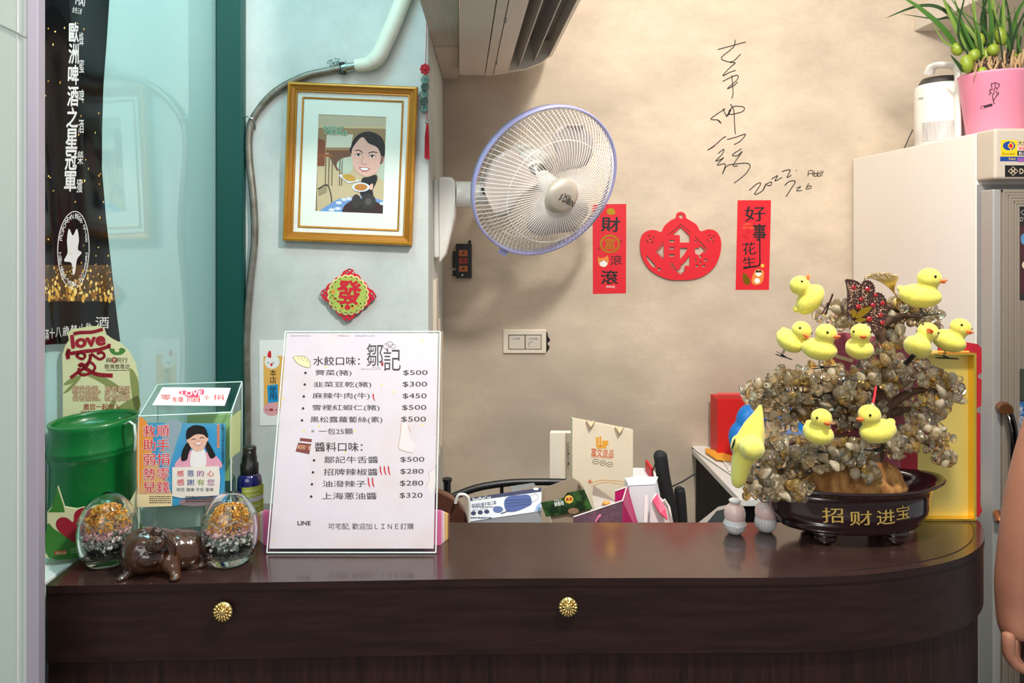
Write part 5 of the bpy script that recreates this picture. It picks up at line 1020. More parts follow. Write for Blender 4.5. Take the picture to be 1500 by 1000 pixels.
# little round shaker toys
SHK = mat('pale_pink_ceramic', (232, 196, 190), 0.25, coat=.4); SHW = mat('white_ceramic', (226, 222, 222), 0.3, coat=.3)
def shaker(px, Y, label, knob, ribs):
    X = (px - CX) / F * Y; T = thing('gourd_shaker', label, 'shaker', (X, Y, ZC), 'pale gourd-shaped shakers'); Mt = Matrix.Translation((X, Y, ZC + .0003))
    b = MB(); b.lathe([(.006, 0), (.010, .0015), (.0150, .008), (.0162, .014), (.0158, .019), (.0148, .0225)], SHW, M=Mt, n=40)
    if ribs:
        for k in range(22): a = 2 * math.pi * k / 22; b.tube([Mt @ Vector((.0148 * math.cos(a), .0148 * math.sin(a), .0225)), Mt @ Vector((.0163 * math.cos(a), .0163 * math.sin(a), .014)), Mt @ Vector((.0148 * math.cos(a), .0148 * math.sin(a), .007))], .0006, mat('shaker_rib', (190, 182, 186), .4), 4)
    else:
        b.tube([Mt @ Vector((.0166 * math.cos(2 * math.pi * k / 40), .0166 * math.sin(2 * math.pi * k / 40), .0155)) for k in range(40)], .0008, SHW, 6, True); b.ball(Mt @ Vector((0, -.0165, .0145)), (.0038, .0012, .003), SHW, 2)
    b.build('lower_body', T)
    b = MB(); b.lathe([(.0149, .0226), (.0158, .026), (.0160, .032), (.0140, .0395), (.0095, .0445), (.006, .0462), (.0045, .0468)], SHK, M=Mt, n=40); b.build('upper_body', T)
    if knob: b = MB(); b.ball(Mt @ Vector((0, 0, .0505)), (.0092, .0085, .0042), SHW, 3); b.build('top_knob', T)
shaker(1076.5, 1.142, 'gourd-shaped pink and white shaker with top knot and bow, left one beside the dark pot', True, False)
shaker(1121.5, 1.150, 'gourd-shaped shaker with ribbed white base, half hidden beside the dark pot', True, True)
# gold gift box behind the tree
T = thing('gift_box', 'gold-lined gift box with crimson border standing open behind the crystal tree', 'box', (0.70, 1.20, ZC))
GLD = mat('gold_card', (232, 208, 118), 0.36, 0.35, col2=(226, 200, 106), scale=3); GLB = mat('bright_gold_edge', (246, 206, 84), 0.22, .9); CRI = mat('crimson_card', (176, 22, 40), 0.5); ROSE = mat('rose_card', (176, 84, 100), 0.55)
S = Sheet((0, 1.205, ZC), (1, 0, 0), (0, 0, 1)); S.slab([(1340, 760), (1420, 760), (1420, 514), (1340, 514)], .004, GLD); S.build('gold_back', T)
b = MB(); x1 = P(1418, 0, 1.205).x; zt = P(0, 515, 1.205).z
b.box((x1, 1.190, ZC + .001), (x1 + .004, 1.2049, zt), GLB); b.box((P(1340, 0, 1.205).x, 1.190, ZC + .0005), (x1 - .0002, 1.2049, ZC + .004), GLB); b.box((P(1340, 0, 1.205).x, 1.190, zt - .003), (x1 - .0002, 1.2049, zt), GLB); b.build('gold_tray_rim', T)
S = Sheet((0, 1.210, ZC), (1, 0, 0), (0, 0, 1)); S.slab([(1375, 757), (1434, 757), (1439, 748), (1436, 738), (1436.5, 606), (1431, 603), (1431, 598), (1437.5, 594), (1438, 556), (1433, 553), (1433, 549), (1438, 546), (1438, 510), (1433, 504), (1415, 501), (1375, 501)], .003, CRI); S.build('crimson_border', T)
S = Sheet((0, 1.200, ZC), (1, 0, 0), (0, 0, 1)); S.slab([(1218, 740), (1344, 740), (1345, 505), (1335, 500), (1238, 487), (1222, 488), (1218, 496)], .004, ROSE)
CRE = mat('cream_motif', (226, 206, 160), .55)
for l_ in ([(1225, 519), (1250, 526), (1249, 531), (1224, 524)], [(1300, 577), (1330, 587), (1328, 598), (1300, 587)], [(1312, 500), (1325, 490), (1330, 494), (1318, 505)], [(1225, 600), (1250, 607), (1250, 612), (1225, 605)]): S.poly(l_, CRE, 1)
S.poly([(1322, 740), (1344, 740), (1344, 640), (1318, 640)], CRI, 1); S.build('rose_lid', T)
# ------------------------------------------------------------------ things behind the counter
def qbox(o, u, v, d, w_, h, t): return None
# mask box
T = thing('mask_box', 'white and navy face mask box with a pleated blue mask printed on it', 'box', P(738, 765, 1.42))
ang = R(7.5); U_ = Vector((math.cos(ang) * .995, .06, math.sin(ang))).normalized(); V_ = Vector((-math.sin(ang), .46, math.cos(ang))); V_ = (V_ - U_ * V_.dot(U_)).normalized()
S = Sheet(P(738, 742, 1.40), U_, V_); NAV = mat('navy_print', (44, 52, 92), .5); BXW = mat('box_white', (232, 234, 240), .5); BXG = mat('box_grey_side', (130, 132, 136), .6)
S.slab([(685, 764), (793, 748), (793, 714), (688, 729)], .075, BXW); S.poly([(688, 734), (793, 720), (793, 714), (688, 729)], NAV, 1); S.text('SheetMaskCare', (692, 727, 719, 732.5), WHITE, 0.02, 2, rot=-8)
S.text('舒適防護平面口罩', (691, 735.5, 727, 741), NAV, 0.01, 2, rot=-8); S.lines((691, 741.5, 726, 743.5), 1, NAV, .8); S.text('成人 50入', (692, 744, 714, 747), GREY, 0, 2, rot=-8)
for x in (693.5, 703.5, 713): S.ell(x, 751.5 - (x - 693) * .12, 3.8, 3.2, NAV, 2)
S.lines((690, 757, 720, 760), 1, NAV, .8, 2, 5); S.ell(729.5, 746, 7.5, 5, mat('blue_ball', (90, 110, 164), .5), 2); MB_ = mat('mask_blue', (70, 92, 156), .5)
S.blob([(739, 733), (745, 727), (760, 725), (775, 725), (779, 737), (771, 743), (755, 749), (743, 749), (739, 742)], MB_, 2)
for k in range(3): S.stroke([(741, 733 + k * 4.5), (757, 732 + k * 4), (777, 731 + k * 3.4)], .8, NAV, 3)
S.stroke([(776, 727), (785, 723), (788, 730), (779, 736)], .6, GREY, 3); S.poly([(783, 749), (792, 747.5), (792, 735), (786, 741)], mat('box_sky', (150, 176, 214), .5), 2); S.stroke([(734, 752), (745, 748)], 1.6, NAV, 2); S.ell(785, 715.8, 4, 1.8, BXW, 2); S.build('printed_box', T)
b = MB(); M_ = Matrix((S.U, S.V, S.N)).transposed().to_4x4(); M_.translation = S.O
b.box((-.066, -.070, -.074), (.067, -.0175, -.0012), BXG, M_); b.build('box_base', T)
b = MB(); b.add([M_ @ Vector(p) for p in ((.02, .027, -.006), (.066, .032, -.006), (.066, .040, -.05), (.018, .040, -.05), (.02, .0255, -.006), (.066, .0305, -.006), (.066, .0385, -.05), (.018, .0385, -.05))], [(0, 1, 2, 3), (7, 6, 5, 4), (0, 4, 5, 1), (1, 5, 6, 2), (2, 6, 7, 3), (3, 7, 4, 0)], BXG); b.build('flap', T)
# green printed carton
T = thing('green_carton', 'open carton printed with dark green leaves and a yellow seal, beside the mask box', 'box', P(830, 765, 1.40))
ang = R(17); U_ = Vector((math.cos(ang), .05, math.sin(ang))).normalized(); V_ = Vector((-math.sin(ang), .15, math.cos(ang))); V_ = (V_ - U_ * V_.dot(U_)).normalized(); S = Sheet(P(830, 738, 1.385), U_, V_)
LEAFP = mat('leaf_print', (24, 44, 22), .35, col2=(62, 104, 46), scale=45, lo=.45, hi=.62); S.slab([(800, 757), (868, 745), (856, 717), (831, 722), (826, 729), (812, 733), (792, 736)], .006, LEAFP)
S.ell(833.5, 731, 6.2, 6, YEL, 2); S.text('嚴選', (829, 728.5, 838, 733.5), CRED, 0.03, 3, rot=-6); S.text('鮮脆筍', (812, 734, 826, 740.5), WHITE, 0.02, 2, rot=-10); S.text('台灣在地', (811, 731, 822, 733.5), WHITE, 0, 2, rot=-10); S.ell(840, 748, 8, 4.5, mat('mushroom_print', (140, 110, 80), .5), 2); S.build('printed_face', T)
b = MB(); KR = mat('kraft_inside', (150, 132, 112), .7); b.prism([(p[0] - S.uv(0, 0)[0] * 0, p[1]) for p in [S.uv(*p) for p in ((797, 742), (800, 722), (843, 706), (856, 714), (866, 740))]][::-1], -.055, -.05, KR, (lambda m: m)(Matrix(((S.U.x, S.V.x, S.N.x, S.O.x), (S.U.y, S.V.y, S.N.y, S.O.y), (S.U.z, S.V.z, S.N.z, S.O.z), (0, 0, 0, 1)))))
Mc = Matrix(((S.U.x, S.V.x, S.N.x, S.O.x), (S.U.y, S.V.y, S.N.y, S.O.y), (S.U.z, S.V.z, S.N.z, S.O.z), (0, 0, 0, 1))); b.box((-.035, -.045, -.05), (.04, -.012, -.0062), KR, Mc); b.box((.036, -.012, -.05), (.040, .02, -.0062), KR, Mc); b.build('inner_card', T)
# magenta gift bag lying on its side
T = thing('magenta_bag', 'open magenta paper bag with purple quilted front lying behind the counter', 'bag', P(888, 765, 1.33))
PUR = mat('quilted_purple', (128, 96, 112), .5, col2=(114, 84, 100), scale=120, lo=.48, hi=.52); MAG = mat('magenta_card', (196, 34, 108), .45); PWH = mat('bag_rim', (222, 214, 214), .6); b = MB()
def quad(b, pts, m, th=Vector((0, .002, 0))): b.add([Vector(p) for p in pts] + [Vector(p) + th for p in pts], [(0, 1, 2, 3), (7, 6, 5, 4), (0, 4, 5, 1), (1, 5, 6, 2), (2, 6, 7, 3), (3, 7, 4, 0)], m)
a1, a2, a3, a4 = P(838, 792, 1.30), P(912, 792, 1.34), P(912, 733, 1.34), P(840, 757, 1.30); quad(b, (a1, a2, a3, a4), PUR)
c1, c2, c3_, c4 = P(912, 733, 1.342), P(912, 792, 1.342), P(940, 792, 1.40), P(918, 713, 1.42); quad(b, (c1, c2, c3_, c4), MAG, Vector((.002, 0, 0))); d1, d2 = P(901, 719, 1.42), P(840, 735, 1.42)
quad(b, (P(901, 719, 1.42), c4, P(918, 760, 1.42), P(901, 760, 1.42)), MAG); b.build('bag_walls', T)
b = MB(); b.tube([a4, a3], .0012, PWH, 6); b.tube([a3, c4], .0012, PWH, 6); b.tube([c4, d1], .0012, PWH, 6); b.build('rim', T)
b = MB(); b.tube([P(873, 764, 1.315), P(877, 757, 1.312), P(880, 754, 1.312)], .0022, mat('pink_cord', (244, 130, 180), .6), 7); b.build('cord', T)
S = Sheet(c1, (c2 - c1).cross((c4 - c1).cross(c2 - c1)), (c1 - c2)); 
b = MB(); PLS = mat('clear_wrap', (236, 226, 222), .15, trans=.6, ior=1.2); b.add([P(869, 710, 1.45), P(903, 735, 1.45), P(895, 752, 1.43), P(872, 760, 1.42), P(868, 725, 1.46)], [(0, 1, 2, 3, 4)], PLS); o = b.build('plastic_wrap', T); o.modifiers.new('t', 'SOLIDIFY').thickness = .001
b = MB(); b.ball(P(888, 737, 1.44), (.008, .006, .005), mat('orange_sweet', (236, 160, 70), .4), 2); b.build('sweet', T)
# beige shopping bags
CRB = mat('cream_bag_paper', (240, 226, 200), .65); CRS = mat('cream_bag_side', (220, 206, 184), .7)
T = thing('paper_bag', 'cream paper carrier bag with a gold logo and two rope handles behind the counter', 'bag', P(882, 760, 1.60))
b = MB(); f1, f2, f3, f4 = P(838.5, 613, 1.58), P(927, 630, 1.61), P(926, 880, 1.61), P(838.5, 878, 1.58); bk = Vector((-.002, .012, 0)); quad(b, (f4, f3, f2, f1), CRB, Vector((0, .0015, 0))); quad(b, [p + bk for p in (f4, f3, f2, f1)], CRB, Vector((0, .0015, 0)))
for a_, c_ in ((f1, f4), (f2, f3)): quad(b, (a_ + Vector((0, .0015, 0)), c_ + Vector((0, .0015, 0)), c_ + bk, a_ + bk), CRS, Vector((.001, 0, 0)))
quad(b, (f4 + Vector((0, .002, .002)), f3 + Vector((0, .002, .002)), f3 + bk + Vector((0, 0, .002)), f4 + bk + Vector((0, 0, .002))), CRS, Vector((0, 0, .001))); b.build('bag_body', T)
uu = (f3 - f4).normalized(); S = Sheet(f4 - Vector((0, .0004, 0)), uu, (0, 0, 1)); OG = mat('gold_orange_print', (244, 176, 70), .4); CO_ = mat('coral_print', (226, 120, 80), .5)
for q in ((873, 640, 877, 653), (878, 639, 881, 654), (882, 645, 891, 652)): S.rect(*q, OG, 1)
S.rect(874, 652, 888, 656.5, OG, 1); S.text('富文良品', (866, 657, 899, 669), CO_, 0.02, 2, rot=5); S.text('LEEWUNGHUNT', (866, 667, 898, 671), CO_, 0, 2, rot=5)
for x in (872.5, 883, 893): S.ring(x, 675.5 + (x - 872) * .22, 4.7, 3.8, .6, BLACK, 2, 18); S.text('••', (x - 2.3, 674.8 + (x - 872) * .22, x + 2.3, 676.2 + (x - 872) * .22), BLACK, .0, 2)
S.stroke([(862, 708), (880, 703), (905, 704), (926, 707)], .7, OG, 2); S.stroke([(865, 712), (885, 706), (910, 709), (926, 713)], .6, OG, 2); S.poly([(861, 706), (864, 701), (867, 706.5)], CO_, 2); S.build('print', T)
for x, y in ((864, 619), (906, 628)):
    b = MB(); c = S.at(*S.uv(x, y), .002); b.tube([c + Vector((-.007, -.003, .006)), c + Vector((0, -.005, -.007)), c + Vector((.008, -.003, .005))], [.003, .0045, .003], mat('cream_rope', (226, 200, 160), .8), 8); b.build('handle', T)
T = thing('paper_box', 'plain ivory carton standing left of the cream carrier bag', 'box', P(822, 760, 1.62))
b = MB(); g1, g2, g3, g4 = P(805.5, 634, 1.60), P(836, 634, 1.63), P(836, 878, 1.63), P(805.5, 878, 1.60); quad(b, (g4, g3, g2, g1), mat('ivory_card', (226, 220, 206), .6), Vector((.004, .02, 0))); b.build('carton', T)
S = Sheet(g4 - Vector((0, .0004, 0)), (g3 - g4), (0, 0, 1)); S.vtext('PREMIUMGIFT', 831, 648, 834, 688, GREY, 0, 1); S.rect(829.5, 636, 829.9, 730, GREY, 1); S.build('carton_print', T)
# small boxes and wrapped packs right of the bag
T = thing('white_carton', 'small white carton with red edge right of the cream carrier bag', 'box', P(945, 760, 1.62)); b = MB(); b.box(P(925, 880, 1.66), P(955, 685, 1.74), BXW); b.build('carton', T); b = MB(); b.box(P(953.5, 880, 1.659), P(956.5, 685, 1.659) + Vector((0, .06, 0)), RED); b.build('red_edge', T)
T = thing('open_white_box', 'white open box below the small red-edged carton', 'box', P(945, 760, 1.45)); b = MB(); quad(b, (P(922, 800, 1.42), P(960, 800, 1.42), P(960, 710, 1.42), P(922, 712, 1.42)), BXW, Vector((0, .05, 0))); b.build('box_body', T); b = MB(); quad(b, (P(920, 711, 1.419), P(960, 709, 1.419), P(964, 699, 1.47), P(925, 699, 1.47)), BXW, Vector((0, .002, .001))); b.build('flap', T)
WRP = mat('frosted_wrap', (240, 226, 226), .2, trans=.35, ior=1.2); PKP = mat('pink_packet', (230, 86, 120), .4)
T = thing('wrapped_packet', 'pink packet in clear plastic wrap leaning right of the magenta bag', 'packet', P(968, 760, 1.35)); b = MB(); b.add([P(951, 790, 1.345), P(986, 790, 1.355), P(986, 762, 1.355), P(975, 735, 1.375), P(960, 721, 1.39), P(953, 735, 1.37)], [(0, 1, 2, 3, 4, 5)], WRP); o = b.build('wrap', T); o.modifiers.new('t', 'SOLIDIFY').thickness = .004
b = MB(); b.add([P(955, 733, 1.365), P(962, 724, 1.38), P(974, 745, 1.36), P(977, 762, 1.35), P(966, 752, 1.352)], [(0, 1, 2, 3, 4)], PKP); b.add([P(942, 790, 1.34), P(948, 790, 1.34), P(949, 725, 1.38), P(944, 724, 1.38)], [(0, 1, 2, 3)], WRP); o = b.build('packet', T); o.modifiers.new('t', 'SOLIDIFY').thickness = .003
for p_ in o.data.polygons: pass
b = MB(); b.tube([P(973, 731, 1.37), P(980, 742, 1.37), P(989, 790, 1.35)], .0022, WHT_PL, 6); b.build('white_edge', T)
# black foam handles
FOAM = mat('black_foam', (26, 26, 28), .75, bump=.3, scale=90)
T = thing('trolley_handles', 'pair of upright black foam-covered handles right of the paper bags', 'handle', P(980, 760, 1.50))
b = MB(); b.tube(smooth_pts([P(966, 663, 1.50), P(968, 672, 1.50), P(972, 700, 1.50), P(983, 760, 1.50), P(990, 880, 1.50)], 4), [.006, .012, .0135, .0138, .0138] + [.014] * 12, FOAM, 16); b.ball(P(966.5, 668, 1.5), .0125, FOAM, 3); b.build('tall_grip', T)
b = MB(); b.tube(smooth_pts([P(995, 716, 1.52), P(996, 724, 1.52), P(999, 770, 1.52), P(1002, 880, 1.52)], 4), [.008, .0105, .011, .011] + [.0115] * 9, FOAM, 14); b.ball(P(995, 719, 1.52), .0105, FOAM, 3); b.build('short_grip', T)
b = MB(); b.tube([P(985, 712, 1.50), P(1000, 705, 1.50), P(1019, 693, 1.50)], .0016, BLK_PL, 6); b.tube([P(962, 672, 1.50), P(956, 690, 1.49), P(958, 712, 1.49)], .0015, BLK_PL, 6); b.build('strap', T)
# black rail, brown board and white hook at the left
T = thing('black_rail', 'curved black metal rail with a capped post, behind the mask box', 'rail', P(730, 720, 1.56))
b = MB(); b.tube(smooth_pts([P(648, 735, 1.50), P(664, 727, 1.52), P(700, 714, 1.55), P(745, 707, 1.57), P(790, 705.5, 1.58), P(830, 706, 1.58)], 6), .0075, BLK_PL, 12); b.build('rail', T)
b = MB(); b.tube([P(655, 705, 1.50), P(655, 880, 1.50)], .0075, BLK_PL, 12); b.tube([P(655, 700.5, 1.50), P(655, 704.5, 1.50)], .0098, BLK_PL, 14); b.build('post', T)
b = MB(); b.tube([P(735, 710, 1.565), P(735, 725, 1.565), P(735, 880, 1.565)], .004, BLK_PL, 8); b.tube([P(820, 706, 1.58), P(820, 880, 1.58)], .006, BLK_PL, 8); b.build('upright', T)
T = thing('curved_board', 'brown wooden board with a curved top edge beside the mask box', 'board', P(665, 760, 1.36)); b = MB(); q_ = [P(x, y, 1.34) for x, y in ((630, 800), (690, 800), (686, 765), (681, 750), (671, 737), (658, 727), (645, 721), (630, 717))]; n = len(q_); bk = [p + Vector((0, .02, 0)) for p in q_]; b.add(q_ + bk, [list(range(n)), list(range(2 * n - 1, n - 1, -1))] + [(n + i, n + (i + 1) % n, (i + 1) % n, i) for i in range(n)], mat('red_brown_wood', (104, 66, 52), .35, col2=(84, 50, 40), scale=14)); b.build('board', T, .002)
T = thing('white_hook', 'white plastic hook arching in front of the mask box left end', 'hook', P(676, 745, 1.35)); b = MB(); b.tube(smooth_pts([P(667, 737, 1.33), P(671, 726, 1.33), P(678, 724, 1.33), P(684, 727, 1.33), P(687, 738, 1.33), P(687, 800, 1.33)], 5), .0028, WHT_PL, 10); b.build('hook', T)
# black-sided desk with papers at the right
T = thing('side_desk', 'black-sided desk with a white top against the beige wall, right of the handles', 'desk', (0.85, 2.0, 0))
BLKB = mat('black_board', (10, 9, 10), .6, spec=.15); b = MB(); b.box((0.650, 1.90, 0.0), (1.115, 2.335, 0.806), BLKB); b.build('carcass', T)
b = MB(); b.box((0.640, 1.89, 0.808), (1.125, 2.338, 0.826), mat('desk_white', (232, 230, 226), .4)); b.build('desk_top', T, .002)
PAP = mat('loose_paper', (238, 236, 232), .7); rn = random.Random(8)
dk = lambda x, y, z=0.828: (lambda Y: P(x, y, Y))((CZ - z) * F / (y - CY))
for i, (pts, z, lab) in enumerate((([(1002, 643), (1020, 639), (1078, 652), (1078, 700), (1022, 662)], .830, 'large white sheet overhanging the left edge of the black-sided desk'), ([(1052, 648), (1060, 634), (1090, 645), (1085, 662)], .835, 'crumpled white sheet against the red folder on the desk'), ([(1055, 668), (1075, 668), (1082, 690), (1068, 690)], .8345, 'small white sheet nearest the yellow plush on the desk'))):
    q_ = [dk(x, y, z) for x, y in pts]; n = len(q_); b = MB(); up = [p + Vector((0, 0, .0012)) for p in q_]; b.add(q_ + up, [list(range(n)), list(range(2 * n - 1, n - 1, -1))] + [(i_, (i_ + 1) % n, n + (i_ + 1) % n, n + i_) for i_ in range(n)], PAP); o = b.build('paper_sheet', off=q_[0]); tag(o, lab, 'paper', 'papers on the side desk')
b = MB(); q_ = [dk(x, y, .838) for x, y in ((1033, 658), (1038, 658.5), (1072, 669), (1070, 676), (1049, 673), (1034, 663))]; n = 6; up = [p + Vector((0, 0, .004)) for p in q_]; b.add(q_ + up, [list(range(n))[::-1], list(range(n, 2 * n))] + [(i_, (i_ + 1) % n, n + (i_ + 1) % n, n + i_) for i_ in range(n)], mat('orange_envelope', (246, 176, 60), .6)); tag(b.build('orange_envelope', off=q_[0]), 'orange envelope lying on the papers of the side desk', 'envelope')
T = thing('red_folder', 'tall red folder box standing on the side desk behind the yellow plush', 'folder', P(1078, 660, 2.26)); b = MB(); b.box(P(1051, 667, 2.24), P(1112, 577, 2.31), mat('red_card_box', (216, 28, 24), .5)); b.build('folder_body', T); b = MB(); b.box(P(1052, 577.3, 2.25), P(1111, 575, 2.27), mat('pale_red_paper', (232, 96, 96), .6)); b.build('inserted_paper', T)
BLB = mat('blue_plastic', (30, 126, 214), .35)
T = thing('blue_bag', 'bright blue plastic bag between the red folder and the yellow plush', 'bag', P(1092, 650, 2.10)); blob('bag_body', [(P(1090, 640, 2.10), (.045, .03, .05)), (P(1096, 618, 2.10), (.035, .03, .05)), (P(1106, 604, 2.10), (.04, .03, .03)), (P(1080, 652, 2.10), (.02, .025, .03))], BLB, T, .004, 4)
T = thing('snack_packet', 'snack packet with blue, yellow and red print glimpsed behind the left crystals', 'packet', P(1150, 590, 2.08)); S = Sheet((0, 2.08, 0), (1, 0, 0), (0, 0, 1)); S.slab([(1120, 694), (1192, 694), (1190, 575), (1125, 572)], .03, BLB)
S.blob([(1145, 570), (1160, 568), (1168, 578), (1180, 580), (1178, 586), (1150, 586)], mat('packet_orange', (250, 180, 60), .4), 2); S.poly([(1145, 570), (1150, 586), (1180, 586), (1176, 596), (1140, 592)], RED, 1); S.build('packet_body', T)
T = thing('slate_blue_box', 'dull blue box seen behind the low left duck', 'box', P(1155, 718, 1.95)); b = MB(); b.box(P(1120, 718.5, 1.95), P(1190, 640, 1.95) + Vector((0, .08, 0)), mat('dull_blue', (92, 122, 170), .6)); b.build('box_body', T, .004)
# card terminal on a stand
T = thing('card_terminal', 'grey card terminal with dark screen leaning behind the counter left of the shakers', 'terminal', P(1045, 765, 1.30)); b = MB(); S = Sheet(P(1045, 762, 1.29), (1, -.12, .22), (0.25, .75, .6)); S.slab([(1012, 774), (1064, 790), (1066, 739), (1052, 742)], .012, mat('terminal_grey', (140, 126, 120), .4)); S.build('housing', T)
S = Sheet(P(1045, 762, 1.29), (1, -.12, .22), (0.25, .75, .6)); S.poly([(1030, 772), (1062, 782), (1063, 745), (1050, 748)], mat('terminal_screen', (22, 30, 34), .15), 2); S.build('screen', T)
# ------------------------------------------------------------------ drinks fridge at the right
T = thing('drinks_fridge', 'tall white drinks fridge with a ridged grey door frame at the right', 'fridge', (1.5, 2.0, 0))
FRW = mat('fridge_white', (246, 238, 230), .4, col2=(248, 242, 235), scale=2); FRG = mat('fridge_grey', (150, 148, 146), .45); FRD = mat('door_alu', (184, 182, 178), .4, .3); RDG = mat('ridged_frame', (172, 158, 142), .4, .3); HDR = mat('header_beige', (208, 194, 178), .4)
x0 = 1.1455; b = MB(); b.box((x0, 1.742, 0.06), (x0 + .62, 2.335, 1.742), FRW); b.build('cabinet', T, .003)
b = MB(); b.box((x0 + .001, 1.7365, .06), (x0 + .619, 1.7418, 1.62), FRG); b.build('front_frame', T)
b = MB(); b.box((x0 - .0015, 1.676, 1.628), (x0 + .6215, 1.7419, 1.7435), HDR); b.build('header', T, .006, 3)
zb, zt = .12, 1.606; dx0 = x0 + .004
b = MB()
b.box((dx0, 1.690, zb), (dx0 + .0195, 1.7355, zt), FRD); b.box((dx0, 1.690, zb), (dx0 + .61, 1.7355, zb + .02), FRD); b.box((dx0 + .0197, 1.690, zt - .02), (dx0 + .61, 1.7355, zt), FRD); b.build('door', T, .003)
door = [o for o in T.children if o.name.startswith('door')][0]
b = MB()
for k in range(6):
    x = dx0 + .0200 + k * .0066; b.box((x, 1.6865 + (k % 2) * .0006, zb), (x + .0056, 1.72, zt - .001 - k * .0066), RDG); b.box((x, 1.6866 + (k % 2) * .0006, zt - .0066 * (k + 1)), (dx0 + .61, 1.72, zt - .0066 * k - .001), RDG)
b.build('ridged_frame', door)
b = MB(); b.box((dx0 + .0598, 1.695, zb + .02), (dx0 + .60, 1.705, zt - .04), mat('dark_fridge_glass', (40, 30, 34), .06, coat=.6)); b.build('glass_pane', door)
S = Sheet((0, 1.6948, 0), (1, 0, 0), (0, 0, 1))
S.poly([(1494, 330), (1530, 330), (1530, 430), (1490, 430)], mat('maroon_sticker', (78, 40, 46), .4), 1); S.poly([(1488, 440), (1530, 440), (1530, 540), (1486, 540)], mat('taupe_inside', (150, 138, 124), .5), 1); S.poly([(1487, 588), (1530, 588), (1530, 660), (1489, 660)], mat('blue_sticker', (40, 110, 170), .4), 1); S.vtext('冰涼飲品', 1490, 592, 1499, 655, WHITE, 0, 2)
S.poly([(1488, 540), (1530, 540), (1530, 585), (1487, 585)], mat('olive_inside', (70, 74, 62), .5), 1); S.ell(1500, 350, 5, 8, mat('sky_sticker', (90, 150, 200), .4), 2); S.ell(1503, 388, 6, 6, mat('cream_sticker', (226, 216, 186), .4), 2); S.ring(1499, 311, 4, 4, .9, mat('silver_print', (190, 186, 180), .4), 2, 4); S.text('DT', (1494, 318, 1503, 324), mat('silver_print', (190, 186, 180), .4), 0, 2); S.build('stickers', door)
b = MB(); CHR = mat('dark_chrome', (70, 66, 64), .08, 1.0); BRN = mat('bronze_mount', (150, 98, 62), .3, .7)
b.tube(smooth_pts([P(1477, 602, 1.668), P(1484, 625, 1.650), P(1486, 660, 1.642), P(1485, 700, 1.642), P(1479, 735, 1.650), P(1470, 760, 1.670)], 5), .0085, CHR, 14, flat=.6); b.build('handle_bar', door)
b = MB(); b.tube([P(1468, 597, 1.685), P(1472, 597, 1.672), P(1474, 600, 1.66)], .014, BRN, 10); b.build('handle_mount', door); b = MB(); b.tube([P(1461, 752, 1.685), P(1464, 757, 1.672), P(1465, 765, 1.664)], .010, BRN, 10); b.build('handle_mount', door)
S = Sheet((0, 1.6757, 0), (1, 0, 0), (0, 0, 1)); YS = mat('sticker_yellow', (246, 206, 30), .4); BS = mat('sticker_blue', (26, 70, 150), .4)
S.rect(1466, 205, 1490, 229, YS, 1); S.rect(1490, 205, 1530, 217, mat('sticker_tan', (220, 196, 150), .4), 1); S.ell(1478, 213.5, 9.2, 6.6, BS, 2); S.rect(1479.6, 206, 1481, 222, YS, 3); S.ell(1480.5, 213.5, 4.2, 4.2, YS, 3.5); S.ell(1480.5, 213.5, 2.9, 2.9, RED, 4)
S.text('Decorated', (1468, 223, 1486, 227), BLACK, 0, 2); S.text('大銓', (1490.5, 206, 1506, 213), BLACK, 0.01, 2); S.rect(1490, 214.5, 1520, 220, mat('sticker_pink', (240, 200, 196), .4), 2); S.text('節能', (1492, 215, 1503, 219.5), RED, .02, 3); S.rect(1490, 221, 1520, 227.5, BLACK, 2); S.text('製冰', (1492, 222, 1503, 227), WHITE, 0, 3)
S.rect(1465, 229.5, 1530, 236, BS, 1); S.text('FAX', (1478, 231, 1488, 234.5), YS, 0, 2); S.rect(1490, 231, 1520, 237, mat('sticker_violet', (150, 90, 170), .4), 2)
S.rect(1472, 242, 1530, 259, BLACK, 1); S.text('D', (1493.5, 247, 1499, 254.5), mat('pale_gold_print', (226, 208, 170), .4), .02, 2); S.text('ATUNG', (1501, 247, 1527, 254.5), mat('pale_gold_print', (226, 208, 170), .4), .02, 2)
for x, y in ((1484, 247), (1480, 250.5), (1488, 250.5), (1484, 254)): S.ring(x, y, 3.4, 3.4, .9, mat('pale_gold_print', (226, 208, 170), .4), 2, 4)
S.build('header_stickers', T)
# air purifier and orchid on top
T = thing('air_purifier', 'white cylindrical air purifier with a looped handle on top of the fridge', 'appliance', (1.222, 2.00, 1.7435)); Mt = Matrix.Translation((1.222, 2.00, 1.7425))
b = MB(); b.lathe([(.060, 0), (.064, .003), (.0655, .05), (.0655, .15), (.0645, .158), (.058, .164)], WHT_PL, M=Mt, n=48); b.build('housing', T)
b = MB(); b.lathe([(.057, .1635), (.054, .172), (.048, .182), (.001, .184)], mat('charcoal_plastic', (66, 62, 60), .5), M=Mt, n=40); b.build('top_grille', T)
b = MB()
hp = smooth_pts([P(1361, 108, 1.97), P(1366, 98, 1.955), P(1382, 95, 1.935), P(1398, 98, 1.925), P(1403, 112, 1.921), P(1403, 150, 1.921), P(1403, 205, 1.921)], 6); 
b.tube(hp, .013, WHT_PL, 14, flat=.55); b.build('handle_loop', T)
b = MB(); vs = []; 
for k in range(13):
    a = R(196 + k * 7.6); vs.append((1.222 + .0668 * math.cos(a), 2.0 + .0668 * math.sin(a)))
b.add([(x, y, 1.752) for x, y in vs] + [(x, y, 1.802) for x, y in vs], [(i, i + 1, 14 + i, 13 + i) for i in range(12)], mat('clear_water_tank', (206, 200, 196), .2, col2=(186, 180, 178), scale=60, stretch=(4, 4, .5))); b.build('tank_window', T)
